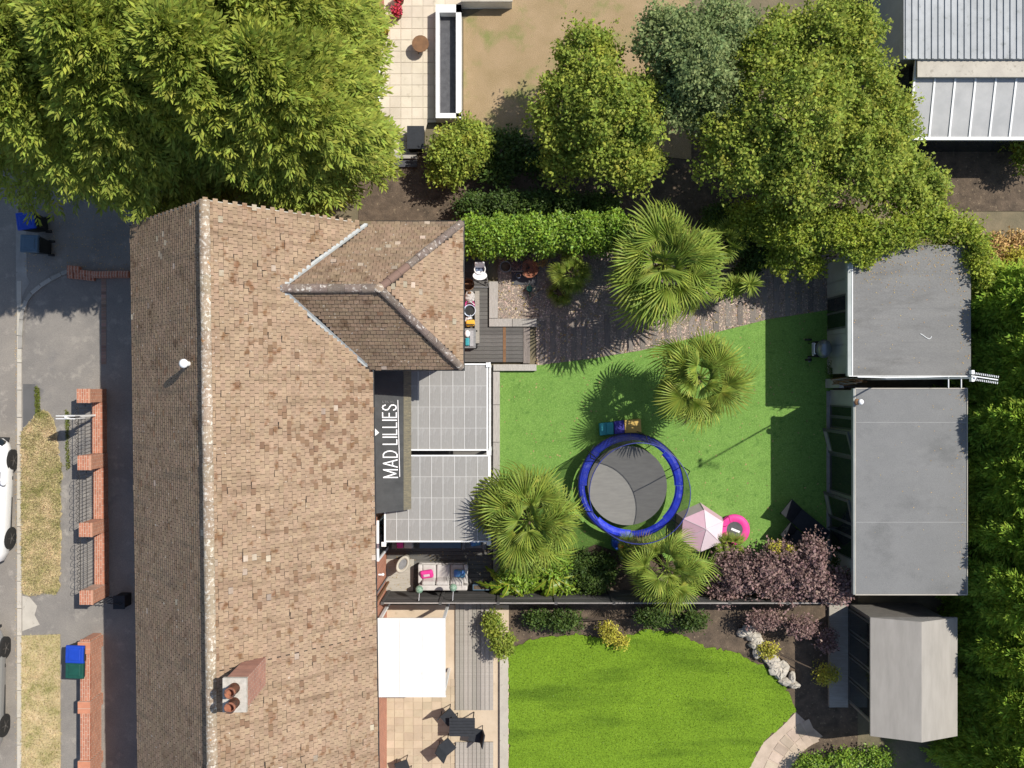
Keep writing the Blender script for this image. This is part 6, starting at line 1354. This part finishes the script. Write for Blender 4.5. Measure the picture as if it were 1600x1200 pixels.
# shed and conservatory at the top corner
sh = thing('workshop', 'grey ribbed roof workshop in the top corner', 'workshop', P(1500, 40)); a = P(1412, 92, 2.7); b = P(1680, -160, 2.7)
MB().box(a.x + .15, b.x, a.y + .15, b.y, 0, 2.62).build('wall', MATS['grey_render'], sh); rf = MB().box(a.x, b.x, a.y, b.y, 2.62, 2.7).build('roof', MATS['corrugated'], sh)
x = a.x + .05
while x < b.x: MB().box(x, x + .07, a.y, b.y, 2.7, 2.735).build('roof_rib', MATS['corrugated'], rf); x += .20
cv = thing('conservatory', 'white framed lean-to conservatory with pale panels below the workshop', 'conservatory', P(1510, 160)); a = P(1420, 214, 2.0); b = P(1680, 96, 2.4)
MB().box(a.x + .05, b.x, a.y + .05, b.y, 0, 1.9).build('wall', MATS['glass_dark'], cv); k = 0; x = a.x
while x < b.x:
    MB().solid([V_((x + .03, a.y, 2.0)), V_((x + .60, a.y, 2.0)), V_((x + .60, b.y, 2.5)), V_((x + .03, b.y, 2.5))], [V_((x + .03, a.y, 1.98)), V_((x + .60, a.y, 1.98)), V_((x + .60, b.y, 2.48)), V_((x + .03, b.y, 2.48))]).build('pane', MATS['conservatory_pane'], cv)
    MB().solid([V_((x - .03, a.y - .02, 2.03)), V_((x + .028, a.y - .02, 2.03)), V_((x + .028, b.y, 2.53)), V_((x - .03, b.y, 2.53))], [V_((x - .03, a.y - .02, 1.95)), V_((x + .028, a.y - .02, 1.95)), V_((x + .028, b.y, 2.45)), V_((x - .03, b.y, 2.45))]).build('glazing_bar', MATS['white_paint'], cv); x += .63
MB().box(a.x, b.x, b.y - .55, b.y + .08, 2.5, 2.6).build('box_gutter', MATS['concrete_light'], cv); MB().box(a.x, b.x, a.y - .1, a.y - .01, 1.92, 2.04).build('gutter', MATS['white_paint'], cv)
sheet('shaded_yard', [(1380, 225), (1640, 225), (1640, 330), (1380, 330)], .012, MATS['soil'])
sheet('rough_ground', [(560, 245), (1340, 205), (1340, 345), (560, 345)], .006, MATS['soil'])

# ------------------------------------------------------------------ lower neighbour's garden
NL = [(795, 1012), (840, 997), (900, 990), (960, 1000), (1008, 982), (1060, 990), (1100, 1010), (1150, 1020), (1192, 1040), (1228, 1074), (1243, 1108), (1222, 1132), (1192, 1158), (1170, 1200), (1168, 1330), (795, 1330)]
sheet('neighbour_soil', [(690, 928), (1340, 932), (1340, 1330), (690, 1330)], .012, MATS['soil'])
sheet('neighbour_lawn', NL, .045, MATS['lawn_real'], thick=.04, rag=.03)
tufts('neighbour_grass', 'thick mown grass of the bright lawn next door', NL, 30000, MATS['leaf_laurel'], .045, (.02, .05), .012)
np_ = sheet('neighbour_patio', [(595, 945), (795, 945), (795, 1330), (595, 1330)], .03, MATS['pavers'])
rs = random.Random(13)
for i in range(9):
    for j in range(15):
        a, b = 602 + i * 14.6, 1060 + j * 12
        if a > 722: continue
        MB().box(gx(a + .3), gx(a + 14.2), gy(b + 11.6), gy(b + .3), .02, .046 + rs.uniform(-.002, .003)).build('paving_slab', MATS['pavers'], np_, at=(gx(a), gy(b), .03))
nd = thing('neighbour_deck', 'weathered grey deck boards beside the bright lawn next door', 'deck', P(735, 1050))
for i in range(9):
    a = 712 + i * 6.6; MB().box(gx(a), gx(a + 6.0), gy(1108), gy(938), .03, .10).build('deck_board', MATS['deck_board_pale'], nd, at=(gx(a), gy(1108), .05)); MB().box(gx(a), gx(a + 6.0), gy(1330), gy(1158), .03, .10).build('deck_board', MATS['deck_board_pale'], nd, at=(gx(a), gy(1330), .05))
MB().box(gx(781), gx(794), gy(1330), gy(1000), .0, .14).build('edge', MATS['concrete_light'], nd)
wc_ = thing('white_canopy', 'flat white canopy roof against the neighbouring house', 'canopy', P(640, 1020)); a, b = P(590, 1088, 2.5), P(696, 966, 2.5)
MB().box(a.x, b.x, a.y, b.y, 2.44, 2.5).build('roof', MATS['canopy_white'], wc_); 
for i in (1, 2): xx = a.x + (b.x - a.x) * i / 3; MB().box(xx - .012, xx + .012, a.y + .02, b.y - .02, 2.5, 2.515).build('seam', MATS['white_paint'], wc_)
for xx, yy in ((b.x - .06, a.y + .06), (b.x - .06, b.y - .06), (a.x + .06, a.y + .06), (a.x + .06, b.y - .06)): MB().box(xx - .04, xx + .04, yy - .04, yy + .04, .046, 2.44).build('post', MATS['white_paint'], wc_)
MB().box(a.x - .02, b.x + .02, a.y - .02, a.y - .002, 2.38, 2.52).build('trim', MATS['white_paint'], wc_)
dt = thing('patio_table', 'dark slatted table on the patio next door', 'table', P(722, 1138)); q = P(722, 1136, .72)
for k in range(6): MB().box(q.x - .42, q.x + .42, q.y - .30 + k * .1, q.y - .21 + k * .1, .70, .73).build('slat', MATS['lounger_black'], dt)
for sx in (-.36, .36):
    for sy in (-.24, .24): MB().cyl((q.x + sx, q.y + sy, .046), (q.x + sx, q.y + sy, .70), .02).build('leg', MATS['iron'], dt)
def dchair(lab, px, py, rz):
    t = thing('patio_chair', lab, 'chair', (0, 0, 0), 'dark chairs round the neighbour table')
    MB().box(-.22, .22, -.22, .22, .42, .46).build('seat', MATS['lounger_black'], t); MB().rbox(0, -.24, .68, .44, .04, .44, rx=R(10)).build('backrest', MATS['lounger_black'], t)
    for sx in (-.19, .19):
        for sy in (-.19, .19): MB().cyl((sx, sy, 0), (sx, sy, .42), .015).build('leg', MATS['iron'], t)
    q = P(px, py); t.location = (q.x, q.y, .046); t.rotation_euler = (0, 0, rz)
dchair('dark patio chair nearest the white canopy', 703, 1112, R(40 + 180)); dchair('dark patio chair between table and bright lawn', 744, 1140, R(80)); dchair('dark patio chair on the house side of the table', 700, 1158, R(-50)); dchair('lone dark chair at the bottom edge of the patio', 632, 1190, R(20))
# front of the neighbour
nw = thing('neighbour_front_wall', 'long red brick front wall of the attached house', 'wall', P(148, 1090)); MB().box(gx(147), gx(160), gy(1330), gy(988), .05, .86).build('wall', B_WALL_X, nw, at=(gx(147), gy(1330), 0)); MB().box(gx(146), gx(161), gy(1330), gy(987), .86, .92).build('coping', B_WALL_T, nw, at=(gx(146), gy(1330), .9))
for yy in (990, 1080, 1170): MB().box(gx(144), gx(163), gy(yy + 18), gy(yy), .05, 1.0).build('pillar', B_WALL_X, nw, at=(gx(144), gy(yy), 0))
t = wheelie('wheelie bin with a light blue lid beside the red neighbour wall', 118, 1022, R(-92), 'bin_blue', 1.08)
t = wheelie('wheelie bin with a dark green lid next to the light blue one', 118, 1046, R(-92), 'bottle_green', 1.0)
# summerhouse
sm = thing('summerhouse', 'pale ridge roofed summerhouse with dark glazed front next to the hedge row', 'summerhouse', P(1400, 1060))
zr, ze = 2.95, 2.45; e0 = P(1360, 1150, ze); e1 = P(1360, 965, ze); r0 = P(1440, 1160, zr); r1 = P(1440, 952, zr); f0 = P(1496, 1150, ze); yb, yt = e0.y, e1.y
rf = MB().add([V_((e0.x, yb, ze)), V_((r0.x, yb, zr)), V_((f0.x, yb, ze)), V_((e0.x, yt, ze)), V_((r0.x, yt, zr)), V_((f0.x, yt, ze)), V_((e0.x, yb, ze - .08)), V_((f0.x, yb, ze - .08)), V_((e0.x, yt, ze - .08)), V_((f0.x, yt, ze - .08))], [(0, 1, 4, 3), (1, 2, 5, 4), (0, 6, 7, 2, 1), (3, 4, 5, 9, 8), (0, 3, 8, 6), (2, 7, 9, 5), (6, 8, 9, 7)]).build('roof', MATS['shed_felt'], sm)
MB().box(e0.x + .25, f0.x - .12, yb + .15, yt - .15, 0, ze - .09).build('wall', MATS['fence_pale'], sm)
for k in range(4):
    w = (yt - yb - .5) / 4; o_ = MB().box(e0.x + .19, e0.x + .245, yb + .25 + k * w + .03, yb + .25 + (k + 1) * w - .03, .15, 2.15).build('glazed_door', MATS['grey_frame'], sm); MB().box(e0.x + .18, e0.x + .189, yb + .25 + k * w + .1, yb + .25 + (k + 1) * w - .1, .25, 2.05).build('pane', MATS['glass_dark'], o_)
MB().box(e0.x - .45, e0.x + .18, yb + .05, yt - .05, .0, .15).build('porch', MATS['deck_board_pale'], sm)
for k in range(5): xx = e0.x + (r0.x - e0.x) * (k + .5) / 5; zz = ze + (zr - ze) * (k + .5) / 5
# curved path and beds
pth = sheet('curved_path', [(1168, 1330), (1170, 1200), (1192, 1160), (1222, 1134), (1243, 1112), (1262, 1130), (1285, 1150), (1262, 1165), (1232, 1190), (1215, 1230), (1212, 1330)], .034, MATS['path_paving'])
rs = random.Random(31)
def cpt(t): a, b, c = Vector((1272, 1140)), Vector((1196, 1168)), Vector((1189, 1330)); return a.lerp(b, t).lerp(b.lerp(c, t), t)
for k in range(13):
    t_ = (k + .5) / 13; q = cpt(t_); d = (cpt(t_ + .02) - cpt(t_ - .02)).normalized(); L_ = (cpt(t_ + .5 / 13) - cpt(t_ - .5 / 13)).length * .9 / 46.5; nrm_ = Vector((-d.y, d.x))
    for j_ in (-1, 1):
        w_ = .40; g_ = q + nrm_ * j_ * 9.8; x_, y_ = G(g_.x, g_.y); MB().rbox(x_, y_, .036 + rs.uniform(0, .004), L_, w_, .02, math.atan2(-d.y, d.x)).build('paving_slab', MATS['path_paving'], pth, at=(x_, y_, .035))
rk = thing('rockery', 'pale rockery stones along the bright lawn next door', 'rockery', P(1220, 1040)); rs = random.Random(21)
for k in range(26):
    f = k / 25; px, py = 1165 + 70 * f + rs.uniform(-8, 10), 985 + 85 * f + rs.uniform(-10, 10); q = P(px, py, .1); mb = MB().ell(q, rs.uniform(.12, .26), rs.uniform(.12, .24), rs.uniform(.1, .2), 8, 5); mb.v = [(a + rs.uniform(-.03, .03), b + rs.uniform(-.03, .03), max(.0, c_ + rs.uniform(-.03, .03))) for a, b, c_ in mb.v]; mb.build('stone', MATS['concrete_light'], rk)
hedge('rockery_shrub', 'yellow-green shrub in the rockery next door', [(1290, 1052, .5, (.35, .3, .4)), (1200, 1015, .3, (.3, .22, .25))], 'leaf_yellow', 700, .08, 'shrub')
hedge('purple_undergrowth', 'purple shrub hanging through into the garden next door', [(1190, 968, .7, (.6, .26, .4)), (1250, 978, .7, (.5, .3, .4)), (1290, 1000, .5, (.3, .35, .4))], 'leaf_purple', 700, .09, 'shrub')
hedge('patio_plant', 'olive plant in the corner of deck and bright lawn', [(785, 1005, .6, (.35, .4, .5)), (770, 975, .5, (.3, .4, .4))], 'leaf_olive', 800, .09, 'shrub')
hedge('lawn_shrub', 'pale flowering shrub at the head of the bright lawn', [(950, 985, .5, (.28, .3, .4)), (968, 1000, .3, (.25, .2, .25))], 'leaf_yellow', 700, .08, 'shrub')
hedge('fence_shrub', 'dark bushes along the far side of the boundary fence', [(880, 968, .5, (.6, .3, .5)), (1020, 962, .6, (.6, .3, .5)), (1080, 968, .6, (.5, .3, .5)), (840, 965, .4, (.4, .3, .4))], 'leaf_dark', 700, .09, 'shrub')
hedge('corner_bed', 'green bed beside the summerhouse at the bottom edge', [(1270, 1195, .4, (.6, .3, .35)), (1320, 1185, .4, (.6, .3, .35)), (1370, 1185, .4, (.5, .35, .4))], 'leaf_laurel', 700, .09, 'shrub')
# ------------------------------------------------------------------ leaf litter, small debris
def litter(name, label, pxpoly, n, z, m, size=(.02, .05), h=0.0, edge=None):
    sc_ = scatter(pxpoly, n)
    if edge: sc_ = [q for q in sc_ if random.random() < edge(q[0], q[1])]
    pts = np.array([P(x, y, h) for x, y in sc_]); pts[:, 2] = z; k = len(pts)
    ax = rnd_dirs(k) * np.array([1, 1, .15]); Ls = np.random.uniform(size[0], size[1], k)
    tag(leaf_mesh(name, pts, ax, np.repeat(np.array([[0, 0, 1.0]]), k, 0) + rnd_dirs(k) * .25, Ls, Ls * .6, MATS[m], None, .05), label, 'leaf litter', kind='stuff')
litter('leaf_litter', 'dry leaf litter gathered on the grill room roof below the ivy', [(1335, 385), (1515, 385), (1515, 585), (1335, 585)], 1500, RH + .012, 'leaf_dry', (.02, .05), RH, lambda x, y: max(.03, math.exp(-(y - 400) / 35)) + max(0, math.exp(-(1515 - x) / 12)))
litter('leaf_litter', 'dry leaf litter along the hedge side of the long flat roof', [(1340, 610), (1508, 610), (1508, 926), (1340, 926)], 1500, RH + .012, 'leaf_dry', (.02, .045), RH, lambda x, y: .03 + math.exp(-(1508 - x) / 14))
litter('leaf_litter', 'fallen leaves scattered on the drive beside the bins', [(40, 330), (200, 330), (200, 430), (40, 430)], 500, .084, 'leaf_dry', (.02, .05))
litter('lawn_debris', 'dead palm leaf scraps scattered over the artificial lawn', LAWN, 420, .058, 'palm_old', (.03, .09))
litter('gravel_debris', 'dead leaf scraps on the gravel and sleeper path', GRAV, 900, .056, 'palm_old', (.03, .10))
litter('kerb_debris', 'grit and dead leaves gathered along the road channel', [(24, 480), (31, 480), (31, 1190), (24, 1190)], 1100, .012, 'leaf_dry', (.015, .04))
litter('deck_debris', 'dead leaves on the terrace deck and terrace edging', [(600, 850), (780, 850), (780, 920), (600, 920)], 260, DZ + .02, 'palm_old', (.02, .06))
